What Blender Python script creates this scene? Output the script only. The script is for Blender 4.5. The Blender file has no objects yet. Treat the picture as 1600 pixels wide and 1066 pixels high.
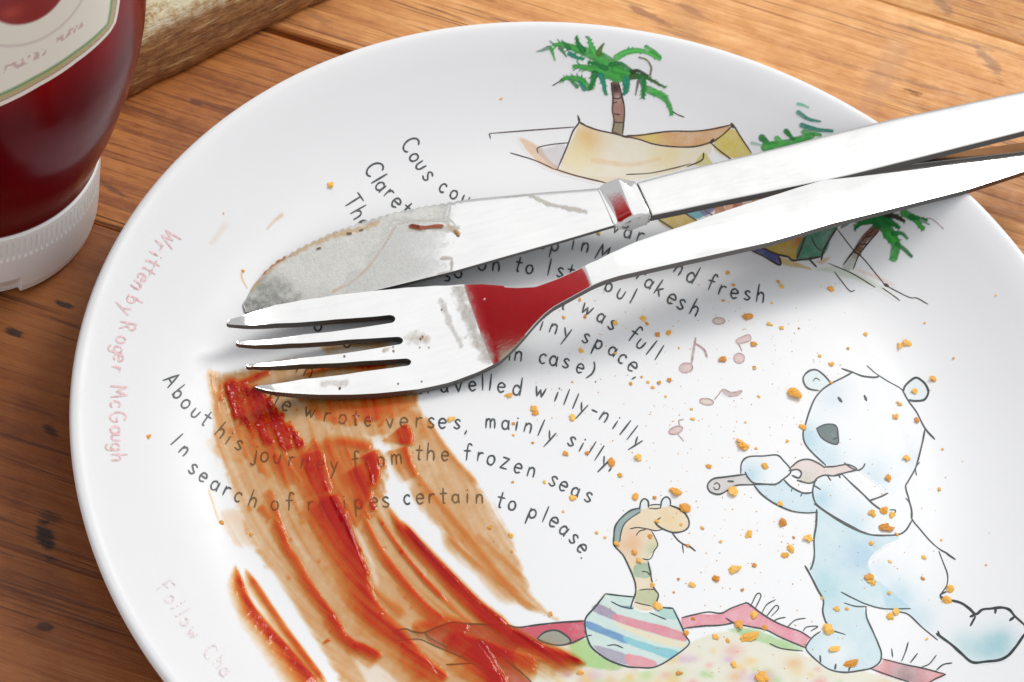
import bpy, math, random
import numpy as np
from mathutils import Vector
random.seed(7); RNG = np.random.default_rng(7)
S = bpy.context.scene
COL = S.collection
rad = math.radians

# ------------------------------------------------------------------ camera
CAM = np.array([-0.0266334, -0.3461389, 0.5057008])
FW = np.array([0.0, 0.5969178, -0.8023024])
RT = np.array([0.9718001, 0.1891879, 0.1407570])
UP = np.array([-0.2358063, 0.7796775, 0.5800848])
FOC = 1600 * 85 / 36.0
cd = bpy.data.cameras.new('camera'); cam = bpy.data.objects.new('camera', cd); COL.objects.link(cam)
cd.lens = 85; cd.sensor_width = 36; cd.clip_start = 0.01; cd.clip_end = 60
from mathutils import Matrix
cam.matrix_world = Matrix(((RT[0], UP[0], -FW[0], CAM[0]), (RT[1], UP[1], -FW[1], CAM[1]), (RT[2], UP[2], -FW[2], CAM[2]), (0, 0, 0, 1)))
cd.dof.use_dof = True; cd.dof.focus_distance = 0.60; cd.dof.aperture_fstop = 48
S.camera = cam

# ------------------------------------------------------------------ light: a room lit by a window at the far right
W = bpy.data.worlds.new('World'); S.world = W; W.use_nodes = True
W.node_tree.nodes['Background'].inputs[0].default_value = (0.97, 0.98, 1.0, 1)
W.node_tree.nodes['Background'].inputs[1].default_value = 0.70
def area(name, az, el, dist, sx, sy, power, col, tgt=(0, 0.03, 0)):
    l = bpy.data.lights.new(name, 'AREA'); l.shape = 'RECTANGLE'; l.size = sx; l.size_y = sy; l.energy = power; l.color = col
    o = bpy.data.objects.new(name, l); COL.objects.link(o)
    d = Vector((math.sin(rad(az)) * math.cos(rad(el)), math.cos(rad(az)) * math.cos(rad(el)), math.sin(rad(el))))
    o.location = Vector(tgt) + d * dist
    o.rotation_euler = d.to_track_quat('Z', 'Y').to_euler()
    return o
area('window_light', 27, 45, 1.5, 0.46, 0.42, 9.6, (1.0, 0.97, 0.93))
area('bounce_panel', 0, 62, 1.7, 1.9, 1.6, 5.6, (0.98, 0.99, 1.0))  # added panel: overhead bounce for fill and white reflections in the steel
S.view_settings.view_transform = 'Standard'; S.view_settings.look = 'None'
S.view_settings.exposure = 0.04; S.view_settings.gamma = 1.0
S.cycles.transparent_max_bounces = 24
S.cycles.max_bounces = 10; S.cycles.caustics_reflective = False; S.cycles.caustics_refractive = False

# ------------------------------------------------------------------ helpers
def lin(c):
    c = np.asarray(c, float) / 255.0
    return np.where(c <= 0.04045, c / 12.92, ((c + 0.055) / 1.055) ** 2.4)
def ray(px, py):
    px = np.asarray(px, float); py = np.asarray(py, float)
    return FW + ((px - 800) / FOC)[..., None] * RT - ((py - 533) / FOC)[..., None] * UP
def at(px, py, z):
    d = ray(px, py); return CAM + d * ((z - CAM[2]) / d[..., 2])[..., None]
def mesh_obj(name, verts, faces, mat, parent=None, smooth=True, uv=None):
    me = bpy.data.meshes.new(name)
    me.from_pydata([tuple(map(float, v)) for v in verts], [], [tuple(map(int, f)) for f in faces])
    if smooth: me.shade_smooth()
    me.materials.append(mat); me.update()
    o = bpy.data.objects.new(name, me); COL.objects.link(o)
    if parent: o.parent = parent
    return o
def add_attr(o, name, data, kind='FLOAT_COLOR'):
    a = o.data.attributes.new(name, kind, 'POINT')
    if kind == 'FLOAT': a.data.foreach_set('value', np.asarray(data, np.float32).ravel())
    else: a.data.foreach_set('color', np.asarray(data, np.float32).ravel())
def thing(name, label, cat, loc=(0, 0, 0), group=None):
    o = bpy.data.objects.new(name, None); COL.objects.link(o); o.location = loc; o.empty_display_size = 0.02
    tag(o, label, cat, group); return o
def tag(o, label=None, cat=None, group=None):
    if label: o['label'] = label
    if cat: o['category'] = cat
    if group: o['group'] = group
def adopt(o, parent):
    o.parent = parent; o.matrix_parent_inverse = Matrix.Translation(-Vector(parent.location))
    return o
def catmull(P, n=8, closed=False):
    P = [np.array(p, float) for p in P]
    if len(P) < 3 and not closed: return np.array([P[0] + (P[1] - P[0]) * k / n for k in range(n + 1)])
    out = []; m = len(P); rng = range(m) if closed else range(m - 1)
    for i in rng:
        p1, p2 = P[i], P[(i + 1) % m]
        p0 = P[i - 1] if (closed or i > 0) else 2 * p1 - p2
        p3 = P[(i + 2) % m] if (closed or i + 2 < m) else 2 * p2 - p1
        for k in range(n):
            t = k / n
            out.append(0.5 * ((2 * p1) + (p2 - p0) * t + (2 * p0 - 5 * p1 + 4 * p2 - p3) * t * t + (-p0 + 3 * p1 - 3 * p2 + p3) * t ** 3))
    if not closed: out.append(P[-1])
    return np.array(out)
def _h(ix, iy, seed):
    n = (ix.astype(np.int64) * 374761393 + iy.astype(np.int64) * 668265263 + seed * 974634777) & 0xffffffff
    n = ((n ^ (n >> 13)) * 1274126177) & 0xffffffff
    return ((n ^ (n >> 16)) & 0xffff) / 65535.0
def vn(x, y, seed=0):
    ix = np.floor(x); iy = np.floor(y); fx = x - ix; fy = y - iy
    fx = fx * fx * (3 - 2 * fx); fy = fy * fy * (3 - 2 * fy)
    a = _h(ix, iy, seed); b = _h(ix + 1, iy, seed); c = _h(ix, iy + 1, seed); d = _h(ix + 1, iy + 1, seed)
    return (a * (1 - fx) + b * fx) * (1 - fy) + (c * (1 - fx) + d * fx) * fy
def fbm(x, y, seed=0, o=4):
    s = 0; a = 0.5
    for k in range(o):
        s = s + a * vn(x * 2 ** k, y * 2 ** k, seed + k); a *= 0.5
    return s / (1 - 0.5 ** o)
def sdist(x, y, poly):
    """signed distance to a polygon, positive inside"""
    P = np.asarray(poly, float); d = np.full(x.shape, 1e9); ins = np.zeros(x.shape, bool)
    for i in range(len(P)):
        a = P[i]; b = P[(i + 1) % len(P)]; e = b - a; L = e @ e + 1e-12
        t = np.clip(((x - a[0]) * e[0] + (y - a[1]) * e[1]) / L, 0, 1)
        d = np.minimum(d, (x - a[0] - t * e[0]) ** 2 + (y - a[1] - t * e[1]) ** 2)
        c = ((a[1] > y) != (b[1] > y)) & (x < (b[0] - a[0]) * (y - a[1]) / (b[1] - a[1] + 1e-12) + a[0])
        ins ^= c
    d = np.sqrt(d); return np.where(ins, d, -d)
def pline(x, y, P):
    """distance to polyline, and running parameter 0..1"""
    P = np.asarray(P, float); d = np.full(x.shape, 1e18); tt = np.zeros(x.shape)
    seg = np.r_[0, np.cumsum(np.hypot(*np.diff(P, axis=0).T))]
    for i in range(len(P) - 1):
        a = P[i]; e = P[i + 1] - a; L = e @ e + 1e-12
        t = np.clip(((x - a[0]) * e[0] + (y - a[1]) * e[1]) / L, 0, 1)
        q = (x - a[0] - t * e[0]) ** 2 + (y - a[1] - t * e[1]) ** 2
        m = q < d; d = np.where(m, q, d); tt = np.where(m, (seg[i] + t * (seg[i + 1] - seg[i])) / seg[-1], tt)
    return np.sqrt(d), tt
def sm(a, b, x):
    t = np.clip((x - a) / (b - a), 0, 1); return t * t * (3 - 2 * t)
def lathe(name, prof, mat, parent=None, seg=128, c=(0, 0), close=False):
    V = []; F = []; n = len(prof)
    for i in range(seg):
        a = 2 * math.pi * i / seg
        for r, z in prof: V.append((c[0] + r * math.cos(a), c[1] + r * math.sin(a), z))
    for i in range(seg):
        j = (i + 1) % seg
        for k in range(n - 1): F.append((i * n + k, j * n + k, j * n + k + 1, i * n + k + 1))
    return mesh_obj(name, V, F, mat, parent)

# ------------------------------------------------------------------ materials
def M(name):
    m = bpy.data.materials.new(name); m.use_nodes = True
    return m, m.node_tree, m.node_tree.nodes['Principled BSDF']
def N(t, typ, **kw):
    n = t.nodes.new(typ)
    for k, v in kw.items():
        if k.startswith('i_'):
            n.inputs[int(k[2:]) if k[2:].isdigit() else k[2:]].default_value = v
        else: setattr(n, k, v)
    return n
def ramp(t, fac, stops):
    r = t.nodes.new('ShaderNodeValToRGB'); e = r.color_ramp.elements
    while len(e) < len(stops): e.new(0.5)
    for k, (p, c) in enumerate(stops):
        e[k].position = p; e[k].color = (*c, 1) if len(c) == 3 else c
    t.links.new(fac, r.inputs[0]); return r.outputs[0]
def mixc(t, fac, a, b, mode='MIX'):
    n = t.nodes.new('ShaderNodeMix'); n.data_type = 'RGBA'; n.blend_type = mode
    for s, v in ((n.inputs[0], fac), (n.inputs[6], a), (n.inputs[7], b)):
        if isinstance(v, (int, float)): s.default_value = v
        elif isinstance(v, tuple): s.default_value = (*v, 1) if len(v) == 3 else v
        else: t.links.new(v, s)
    return n.outputs[2]
def math_(t, op, a, b=0.0):
    n = t.nodes.new('ShaderNodeMath'); n.operation = op
    for s, v in ((n.inputs[0], a), (n.inputs[1], b)):
        if isinstance(v, (int, float)): s.default_value = v
        else: t.links.new(v, s)
    return n.outputs[0]
def bump(t, bsdf, h, strength=0.3, dist=0.001):
    b = t.nodes.new('ShaderNodeBump'); b.inputs['Strength'].default_value = strength; b.inputs['Distance'].default_value = dist
    t.links.new(h, b.inputs['Height']); t.links.new(b.outputs[0], bsdf.inputs['Normal'])
def noise(t, scale3, scale, detail=4, rough=0.55, rnd=True, coord='Object', dist=0.0):
    tc = t.nodes.new('ShaderNodeTexCoord'); mp = t.nodes.new('ShaderNodeMapping'); mp.inputs['Scale'].default_value = scale3
    src = tc.outputs[coord]
    if rnd:
        oi = t.nodes.new('ShaderNodeObjectInfo'); cmb = t.nodes.new('ShaderNodeVectorMath'); cmb.operation = 'ADD'
        sc = math_(t, 'MULTIPLY', oi.outputs['Random'], 7.3)
        t.links.new(src, cmb.inputs[0]); t.links.new(sc, cmb.inputs[1]); src = cmb.outputs[0]
    t.links.new(src, mp.inputs[0])
    n = t.nodes.new('ShaderNodeTexNoise'); n.inputs['Scale'].default_value = scale; n.inputs['Detail'].default_value = detail
    n.inputs['Roughness'].default_value = rough; n.inputs['Distortion'].default_value = dist
    t.links.new(mp.outputs[0], n.inputs['Vector']); return n.outputs[0]

def tp_(x, y):
    d = FW + (x - 800) / FOC * RT - (y - 533) / FOC * UP; q = CAM + d * (-CAM[2] / d[2]); return float(q[0]), float(q[1])
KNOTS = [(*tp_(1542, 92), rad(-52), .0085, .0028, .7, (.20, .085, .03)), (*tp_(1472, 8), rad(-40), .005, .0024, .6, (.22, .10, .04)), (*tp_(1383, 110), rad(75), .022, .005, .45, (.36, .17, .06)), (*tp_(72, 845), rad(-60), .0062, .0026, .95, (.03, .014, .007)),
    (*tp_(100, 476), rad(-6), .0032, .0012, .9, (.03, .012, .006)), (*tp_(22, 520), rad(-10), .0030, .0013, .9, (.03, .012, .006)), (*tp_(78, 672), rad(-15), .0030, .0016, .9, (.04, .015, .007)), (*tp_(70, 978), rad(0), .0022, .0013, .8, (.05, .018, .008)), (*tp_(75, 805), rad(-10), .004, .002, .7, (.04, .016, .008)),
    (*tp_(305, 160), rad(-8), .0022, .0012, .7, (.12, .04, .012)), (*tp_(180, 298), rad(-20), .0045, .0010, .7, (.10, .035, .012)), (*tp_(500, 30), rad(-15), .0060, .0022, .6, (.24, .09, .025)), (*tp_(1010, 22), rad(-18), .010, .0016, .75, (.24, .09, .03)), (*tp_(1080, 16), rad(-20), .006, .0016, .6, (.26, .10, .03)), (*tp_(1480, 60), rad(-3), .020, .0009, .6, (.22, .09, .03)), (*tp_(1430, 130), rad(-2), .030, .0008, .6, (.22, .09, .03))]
def wood_mat():
    m, t, b = M('worn_pine')
    broad = noise(t, (0.6, 2.2, 1), 9, 5, 0.6, dist=.5)
    grain = noise(t, (0.045, 1, 1), 900, 5, 0.65, dist=0.6)
    fine = noise(t, (0.07, 1, 1), 2600, 3, 0.6)
    mott = noise(t, (1, 1.5, 1), 160, 4, 0.65)
    tc = t.nodes.new('ShaderNodeTexCoord'); oi = t.nodes.new('ShaderNodeObjectInfo')
    add = N(t, 'ShaderNodeVectorMath', operation='ADD'); t.links.new(tc.outputs['Object'], add.inputs[0])
    t.links.new(math_(t, 'MULTIPLY', oi.outputs['Random'], 3.1), add.inputs[1])
    mp = N(t, 'ShaderNodeMapping'); mp.inputs['Scale'].default_value = (1.9, 30, 1); mp.inputs['Rotation'].default_value = (0, 0, rad(-3)); t.links.new(add.outputs[0], mp.inputs[0])
    wv = N(t, 'ShaderNodeTexWave', wave_type='BANDS', bands_direction='Y', wave_profile='SAW')
    wv.inputs['Scale'].default_value = 1.3; wv.inputs['Distortion'].default_value = 11.0; wv.inputs['Detail'].default_value = 4.0
    wv.inputs['Detail Scale'].default_value = 0.6; wv.inputs['Detail Roughness'].default_value = 0.65
    t.links.new(mp.outputs[0], wv.inputs['Vector'])
    v = math_(t, 'ADD', math_(t, 'MULTIPLY', grain, 0.26), math_(t, 'MULTIPLY', math_(t, 'ADD', math_(t, 'MULTIPLY', math_(t, 'SUBTRACT', broad, .5), 1.5), .5), 0.40))
    v = math_(t, 'ADD', v, math_(t, 'MULTIPLY', wv.outputs['Fac'], 0.07))
    v = math_(t, 'ADD', v, math_(t, 'ADD', math_(t, 'MULTIPLY', fine, 0.10), math_(t, 'MULTIPLY', mott, .17)))
    c = ramp(t, v, [(0.37, (0.25, 0.080, 0.012)), (0.45, (0.42, 0.165, 0.032)), (0.54, (0.53, 0.24, 0.056)), (0.65, (0.64, 0.34, 0.10))])
    # groups of dark grain lines and short cracks
    grp = noise(t, (.6, 1.3, 1), 15, 3, .5); grpm = ramp(t, grp, [(.44, (0,) * 3), (.54, (1,) * 3)])
    ln = noise(t, (0.035, 1, 1), 620, 3, .55, dist=.5); lnm = ramp(t, ln, [(.54, (0,) * 3), (.64, (1,) * 3)])
    c = mixc(t, math_(t, 'MULTIPLY', math_(t, 'MULTIPLY', lnm, grpm), .72), c, (0.15, 0.045, 0.010))
    ck = noise(t, (0.06, 1, 1), 230, 2, 0.4, dist=0.8)
    ckm = ramp(t, ck, [(0.235, (1, 1, 1)), (0.275, (0, 0, 0))])
    c = mixc(t, math_(t, 'MULTIPLY', ckm, 0.8), c, (0.05, 0.016, 0.006))
    st = ramp(t, noise(t, (.8, 1.3, 1), 24, 4, 0.55), [(0.57, (0, 0, 0)), (0.70, (1, 1, 1))])
    c = mixc(t, math_(t, 'MULTIPLY', st, 0.40), c, (0.20, 0.075, 0.022))
    # small dark knots, dents and scuffs
    vo = N(t, 'ShaderNodeTexVoronoi', feature='F1'); vo.inputs['Scale'].default_value = 1.0; vo.inputs['Randomness'].default_value = 1.0
    mp2 = N(t, 'ShaderNodeMapping'); mp2.inputs['Scale'].default_value = (26, 48, 15); t.links.new(add.outputs[0], mp2.inputs[0]); t.links.new(mp2.outputs[0], vo.inputs['Vector'])
    kn = ramp(t, math_(t, 'ADD', vo.outputs['Distance'], math_(t, 'MULTIPLY', math_(t, 'ADD', grain, mott), 0.20)), [(0.235, (1, 1, 1)), (0.285, (0, 0, 0))])
    c = mixc(t, math_(t, 'MULTIPLY', kn, 0.75), c, (0.045, 0.014, 0.005))
    # the stains and knots that show beside the plate
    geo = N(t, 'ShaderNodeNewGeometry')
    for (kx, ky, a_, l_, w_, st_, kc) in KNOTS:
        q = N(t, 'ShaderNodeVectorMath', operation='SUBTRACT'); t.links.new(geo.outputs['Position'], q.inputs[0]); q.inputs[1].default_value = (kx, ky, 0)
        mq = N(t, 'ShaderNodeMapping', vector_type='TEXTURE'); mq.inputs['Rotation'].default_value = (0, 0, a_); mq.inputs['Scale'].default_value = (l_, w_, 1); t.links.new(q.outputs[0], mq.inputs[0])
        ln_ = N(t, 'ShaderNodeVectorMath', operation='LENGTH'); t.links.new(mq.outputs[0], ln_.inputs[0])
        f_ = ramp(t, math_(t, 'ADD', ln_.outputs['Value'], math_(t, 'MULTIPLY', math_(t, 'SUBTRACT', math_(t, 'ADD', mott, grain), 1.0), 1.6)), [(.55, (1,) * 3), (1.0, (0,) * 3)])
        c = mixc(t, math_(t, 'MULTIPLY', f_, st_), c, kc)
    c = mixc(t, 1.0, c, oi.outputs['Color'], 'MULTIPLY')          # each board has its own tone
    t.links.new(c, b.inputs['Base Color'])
    t.links.new(ramp(t, mott, [(0.3, (0.60,) * 3), (0.7, (0.40,) * 3)]), b.inputs['Roughness'])
    h = math_(t, 'SUBTRACT', math_(t, 'ADD', math_(t, 'MULTIPLY', grain, 0.5), math_(t, 'MULTIPLY', mott, 0.35)), math_(t, 'ADD', math_(t, 'MULTIPLY', ckm, 0.7), math_(t, 'ADD', math_(t, 'MULTIPLY', kn, 0.5), math_(t, 'MULTIPLY', lnm, .2))))
    bump(t, b, h, 0.45, 0.0010)
    return m
WOOD = wood_mat()

PLATE_LIN = np.array([0.81, 0.82, 0.83])
def china(m, t, b):
    b.inputs['Roughness'].default_value = 0.36; b.inputs['IOR'].default_value = 1.36
def plate_mat():
    m, t, b = M('glazed_white'); china(m, t, b)
    n = noise(t, (1, 1, 1), 30, 3, 0.5, rnd=False)
    c = ramp(t, n, [(0.3, tuple(PLATE_LIN * 0.985)), (0.7, tuple(PLATE_LIN))])
    t.links.new(c, b.inputs['Base Color'])
    sm_ = noise(t, (1, 1, 1), 55, 4, 0.6, rnd=False)
    t.links.new(ramp(t, sm_, [(0.35, (0.32,) * 3), (0.75, (0.46,) * 3)]), b.inputs['Roughness'])
    return m
PLATE_M = plate_mat()
def print_mat():
    m, t, b = M('printed_colour'); china(m, t, b)
    a = N(t, 'ShaderNodeAttribute', attribute_name='Col'); t.links.new(a.outputs['Color'], b.inputs['Base Color'])
    return m
PRINT_M = print_mat()
def ink_mat(name, c):
    m, t, b = M(name); china(m, t, b)
    n = noise(t, (1, 1, 1), 900, 3, 0.6, rnd=False)
    cc = ramp(t, n, [(0.3, tuple(np.array(c) * 0.75)), (0.72, tuple(np.minimum(np.array(c) * 1.5 + 0.01, 1)))])
    t.links.new(cc, b.inputs['Base Color']); return m
INK = ink_mat('dark_ink', (0.030, 0.040, 0.042)); INK_TXT = ink_mat('text_ink', (0.050, 0.060, 0.064))
INK_PINK = ink_mat('pink_ink', (0.80, 0.49, 0.50)); INK_FAINT = ink_mat('faint_ink', (0.80, 0.66, 0.67)); INK_ROSE = ink_mat('rose_ink', (0.42, 0.30, 0.30))
INK_BROWN = ink_mat('brown_ink', (0.07, 0.045, 0.035))

def steel_mat(name, rough, tone=(0.735, 0.73, 0.715), scratch=0.25):
    m, t, b = M(name); b.inputs['Metallic'].default_value = 1.0; b.inputs['Base Color'].default_value = (*tone, 1)
    s = noise(t, (0.03, 1, 1), 1600, 4, 0.6, rnd=False); p = noise(t, (1, 1, 1), 90, 4, 0.6, rnd=False)
    v = math_(t, 'ADD', math_(t, 'MULTIPLY', s, 0.4), math_(t, 'MULTIPLY', p, 0.6))
    t.links.new(ramp(t, v, [(0.35, (rough * 0.75,) * 3), (0.7, (rough * 1.5,) * 3)]), b.inputs['Roughness'])
    fp = noise(t, (1, 1, 1), 42, 5, 0.6, rnd=False, dist=1.2); hair = noise(t, (.02, 1, 1), 900, 2, .5, rnd=False)
    tv = math_(t, 'ADD', math_(t, 'MULTIPLY', fp, .7), math_(t, 'MULTIPLY', hair, .3)); k9 = lambda f: tuple(np.array(tone) * f)
    t.links.new(ramp(t, tv, [(.34, k9(.90)), (.50, k9(.955)), (.68, k9(1.0))]), b.inputs['Base Color'])
    bump(t, b, s, scratch, 0.00002)
    return m
STEEL = steel_mat('polished_steel', 0.07)

m, t, b = M('shaded_edge'); b.inputs['Metallic'].default_value = 1.0; b.inputs['Base Color'].default_value = (.16, .15, .145, 1); b.inputs['Roughness'].default_value = .5  # dull cutlery sides, with their shade put into this darker steel
bump(t, b, noise(t, (1, 1, 1), 2500, 3, .6, rnd=False), .3, .0001); EDGE = m
# ------------------------------------------------------------------ the table: long planks, each an object
table = thing('wooden_table', 'worn orange-brown wooden table of long planks under the plate', 'table', (0, 0, 0))
PA = rad(-5.0)
def plank(k, v0, width, length=1.5, th=0.024):
    g = 0.0005; bv = 0.0012; x0, x1 = -length / 2, length / 2; y0, y1 = v0 + g, v0 + width - g
    rnd = random.Random(k); n = 60
    prof = [(y0, -th), (y0, -bv * 1.4), (y0 + bv * 0.35, -bv * 0.4), (y0 + bv, 0), (y1 - bv, 0), (y1 - bv * 0.35, -bv * 0.4), (y1, -bv * 1.4), (y1, -th)]
    V = []; F = []; m = len(prof)
    for i in range(n + 1):
        x = x0 + (x1 - x0) * i / n; e0 = rnd.uniform(-0.0005, 0.0003); e1 = rnd.uniform(-0.0003, 0.0005)
        for j, (y, z) in enumerate(prof): V.append((x, y + (e0 if j < 4 else e1) * (1 if j in (1, 2, 3, 4, 5, 6) else 0), z))
    for i in range(n):
        for j in range(m): F.append((i * m + j, i * m + (j + 1) % m, (i + 1) * m + (j + 1) % m, (i + 1) * m + j))
    F.append(tuple(range(m))); F.append(tuple(n * m + j for j in reversed(range(m))))
    o = mesh_obj('plank', V, F, WOOD, table, smooth=False); o.rotation_euler.z = PA
    o.location = (rnd.uniform(-0.02, 0.02), 0, -0.0001 * rnd.random())
    o.color = TONE.get(k, (.9, .85, .8, 1)); return o
TONE = {-1: (.50, .33, .23, 1), 0: (1.0, .84, .68, 1), 1: (1.36, 1.42, 1.85, 1), 2: (1.15, 1.15, 1.2, 1), -2: (.6, .5, .4, 1)}  # board tones; the dark near-left one also has the plate's shadow put in
PW = 0.0835
for k in range(0, 7): plank(k, 0.0232 + k * PW, PW)
for k in range(-1, -4, -1): plank(k, 0.0232 + k * PW * 1.75, PW * 1.75)

# ------------------------------------------------------------------ the plate
TOP = [(0, .0040), (.082, .0040), (.090, .0043), (.097, .0054), (.104, .0078), (.111, .0113), (.1175, .0154), (.1225, .0189), (.1255, .0208), (.1275, .0218), (.1288, .0220), (.1296, .0216), (.1300, .0207)]
UND = [(.1299, .0198), (.1290, .0188), (.1270, .0172), (.1200, .0122), (.1120, .0068), (.1040, .0030), (.0970, .0011), (.0915, .0002), (.0880, .0), (.0850, .0006), (.0830, .0018), (.0, .0018)]
tp = catmull(TOP[1:], 10); tp = np.vstack([np.c_[np.linspace(0, .082, 24)[:-1], np.full(23, .004)], tp])
hm = tp[tp[:, 0] <= 0.12885]
HR = np.maximum.accumulate(hm[:, 0]); HZ = hm[:, 1]
def hz(r): return np.interp(r, HR, HZ)
def onplate(px, py, lift=0.0):
    d = ray(px, py); lo = (0.03 - CAM[2]) / d[..., 2]; hi = (0.0 - CAM[2]) / d[..., 2]
    for _ in range(40):
        t = (lo + hi) / 2; X = CAM + d * t[..., None]
        above = X[..., 2] > hz(np.hypot(X[..., 0], X[..., 1]))
        lo = np.where(above, t, lo); hi = np.where(above, hi, t)
    X = CAM + d * ((lo + hi) / 2)[..., None]
    rr = np.hypot(X[..., 0], X[..., 1]); g = (hz(rr + 2e-4) - hz(rr - 2e-4)) / 4e-4
    n = np.stack([-g * X[..., 0] / (rr + 1e-9), -g * X[..., 1] / (rr + 1e-9), np.ones_like(rr)], -1)
    n /= np.linalg.norm(n, axis=-1, keepdims=True)
    lift = np.asarray(lift, float)
    return X + n * (lift[..., None] if lift.ndim else lift)
plate = thing('dinner_plate', 'round white dinner plate printed with a bear, a snake, tents and a poem', 'plate', (0, 0, 0))
prof = [tuple(p) for p in tp] + [tuple(p) for p in catmull(UND[:-1], 5)] + [UND[-1]]
lathe('dish', [(max(r, 1e-5), z) for r, z in prof], PLATE_M, plate, 320)

def canvas(name, box, step, fn, parent, mat=None, lift=4e-5):
    """a printed patch: fn(x, y) -> tint (sRGB, HxWx3), alpha; laid on the glaze, only where it has colour"""
    x0, y0, x1, y1 = box; xs = np.arange(x0, x1 + step, step); ys = np.arange(y0, y1 + step, step)
    X, Y = np.meshgrid(xs, ys); tint, a = fn(X, Y); a = np.clip(a, 0, 1)
    col = PLATE_LIN * ((1 - a[..., None]) + a[..., None] * lin(tint))
    h, w = X.shape; idx = -np.ones((h, w), int)
    q = np.maximum.reduce([a[:-1, :-1], a[1:, :-1], a[:-1, 1:], a[1:, 1:]]) > 0.012
    use = np.zeros((h, w), bool); use[:-1, :-1] |= q; use[1:, :-1] |= q; use[:-1, 1:] |= q; use[1:, 1:] |= q
    idx[use] = np.arange(use.sum()); P = onplate(X[use], Y[use], lift)
    jj, ii = np.nonzero(q)
    F = np.stack([idx[jj + 1, ii], idx[jj + 1, ii + 1], idx[jj, ii + 1], idx[jj, ii]], -1)
    o = mesh_obj(name, P, F, mat or PRINT_M, parent)
    add_attr(o, 'Col', np.c_[col[use], np.ones(use.sum())])
    return o
class Wash:
    """layers of translucent watercolour"""
    def __init__(s): s.L = []
    def poly(s, P, c, a=0.8, soft=2.0, edge=0.25, T=None, curve=True):
        P = [T(p) for p in P] if T else P
        s.L.append(('p', catmull(P, 5, True) if curve else np.array(P, float), c, a, soft, edge)); return s
    def blob(s, p, r, c, a=0.7, clip=None, T=None, k=1.0):
        p = T(p) if T else p; r = r / (T.s if T else 1)
        if clip is not None: clip = catmull([T(q) for q in clip] if T else clip, 5, True)
        s.L.append(('b', p, r, c, a, clip, k)); return s
    def stroke(s, P, w0, w1, c, a=0.9, soft=1.2, T=None):
        k = T.s if T else 1; P = [T(p) for p in P] if T else P
        s.L.append(('s', catmull(P, 6), w0 / k / 2, w1 / k / 2, c, a, soft)); return s
    def __call__(s, X, Y):
        col = np.ones(X.shape + (3,)) * 255.0; A = np.zeros(X.shape)
        wob = (fbm(X / 9, Y / 9, 3) - 0.5) * 3.0; pig = 0.78 + 0.44 * fbm(X / 14, Y / 14, 11); gr = 0.92 + 0.16 * vn(X / 1.6, Y / 1.6, 5)
        for L in s.L:
            if L[0] == 'p':
                _, P, c, a, soft, edge = L; d = sdist(X, Y, P) + wob * min(1, soft / 2)
                m = sm(-soft * 0.4, soft, d) * a * pig * gr; m = m * (1 + edge * np.exp(-(np.maximum(d, 0) / 3.0) ** 2))
            elif L[0] == 'b':
                _, p, r, c, a, clip, k = L; d = np.hypot(X - p[0], (Y - p[1]) * k) / r
                m = np.exp(-d * d * 1.3) * a * pig * gr
                if clip is not None: m = m * sm(-0.5, 1.2, sdist(X, Y, clip))
            else:
                _, P, w0, w1, c, a, soft = L; d, t = pline(X, Y, P); w = w0 + (w1 - w0) * t
                m = sm(-soft * 0.8, soft * .5, w - d + wob * 0.35) * a * pig * gr
            m = np.clip(m, 0, 1); cc = np.asarray(c, float)
            na = m + A * (1 - m); col = np.where(na[..., None] > 1e-4, (cc * m[..., None] + col * (A * (1 - m))[..., None]) / np.maximum(na, 1e-4)[..., None], col); A = na
        return col, A
class T_:
    def __init__(s, ox, oy, k): s.ox, s.oy, s.s = ox, oy, k
    def __call__(s, p): return (s.ox + p[0] / s.s, s.oy + p[1] / s.s)
def ink(name, strokes, parent, mat, lift=8e-5, T=None, wob=0.35, seed=0):
    """pen lines: (points, width px[, smooth]) joined into one print"""
    V = []; F = []; rnd = np.random.default_rng(seed + len(strokes))
    for st in strokes:
        P, w = st[0], st[1]; smooth = st[2] if len(st) > 2 else True
        P = [T(p) for p in P] if T else P
        C = catmull(P, 7) if smooth else np.vstack([np.linspace(P[i], P[i + 1], 6)[(0 if i == 0 else 1):] for i in range(len(P) - 1)])
        keep = np.r_[True, np.hypot(*np.diff(C, axis=0).T) > 1e-3]; C = C[keep]
        if len(C) < 2: continue
        n = len(C); tg = np.gradient(C, axis=0); tg /= np.linalg.norm(tg, axis=1, keepdims=True) + 1e-9
        nm = np.c_[-tg[:, 1], tg[:, 0]]; s = np.linspace(0, 1, n)
        ph = rnd.uniform(0, 99); w0, w1 = (w if isinstance(w, tuple) else (w, w))
        ww = (w0 + (w1 - w0) * s) * (0.82 + 0.4 * vn(s * n / 5 + ph, s * 0 + ph, 2)) * (0.62 + 0.38 * np.minimum(1, np.minimum(s, 1 - s) * n / 2.0))
        C = C + nm * ((vn(s * n / 6 + ph, s * 0 + 3 + ph, 9) - 0.5) * wob)[:, None]
        # round end caps
        e0 = C[0] - tg[0] * ww[0] * 0.45; e1 = C[-1] + tg[-1] * ww[-1] * 0.45
        C = np.vstack([e0, C, e1]); nm = np.vstack([nm[0], nm, nm[-1]]); ww = np.r_[ww[0] * 0.35, ww, ww[-1] * 0.35]; n += 2
        A = C + nm * ww[:, None] / 2; B = C - nm * ww[:, None] / 2; b = len(V)
        P3 = onplate(np.r_[A[:, 0], B[:, 0]], np.r_[A[:, 1], B[:, 1]], lift + rnd.uniform(0, 1.5e-5))
        V += list(P3)
        for i in range(n - 1): F.append((b + i, b + n + i, b + n + i + 1, b + i + 1))
    # faces face up
    V = np.array(V); out = []
    for f in F:
        a, c_, d = V[f[0]], V[f[1]], V[f[2]]
        out.append(f if np.cross(c_ - a, d - a)[2] > 0 else f[::-1])
    return mesh_obj(name, V, out, mat, parent, smooth=False)
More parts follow.
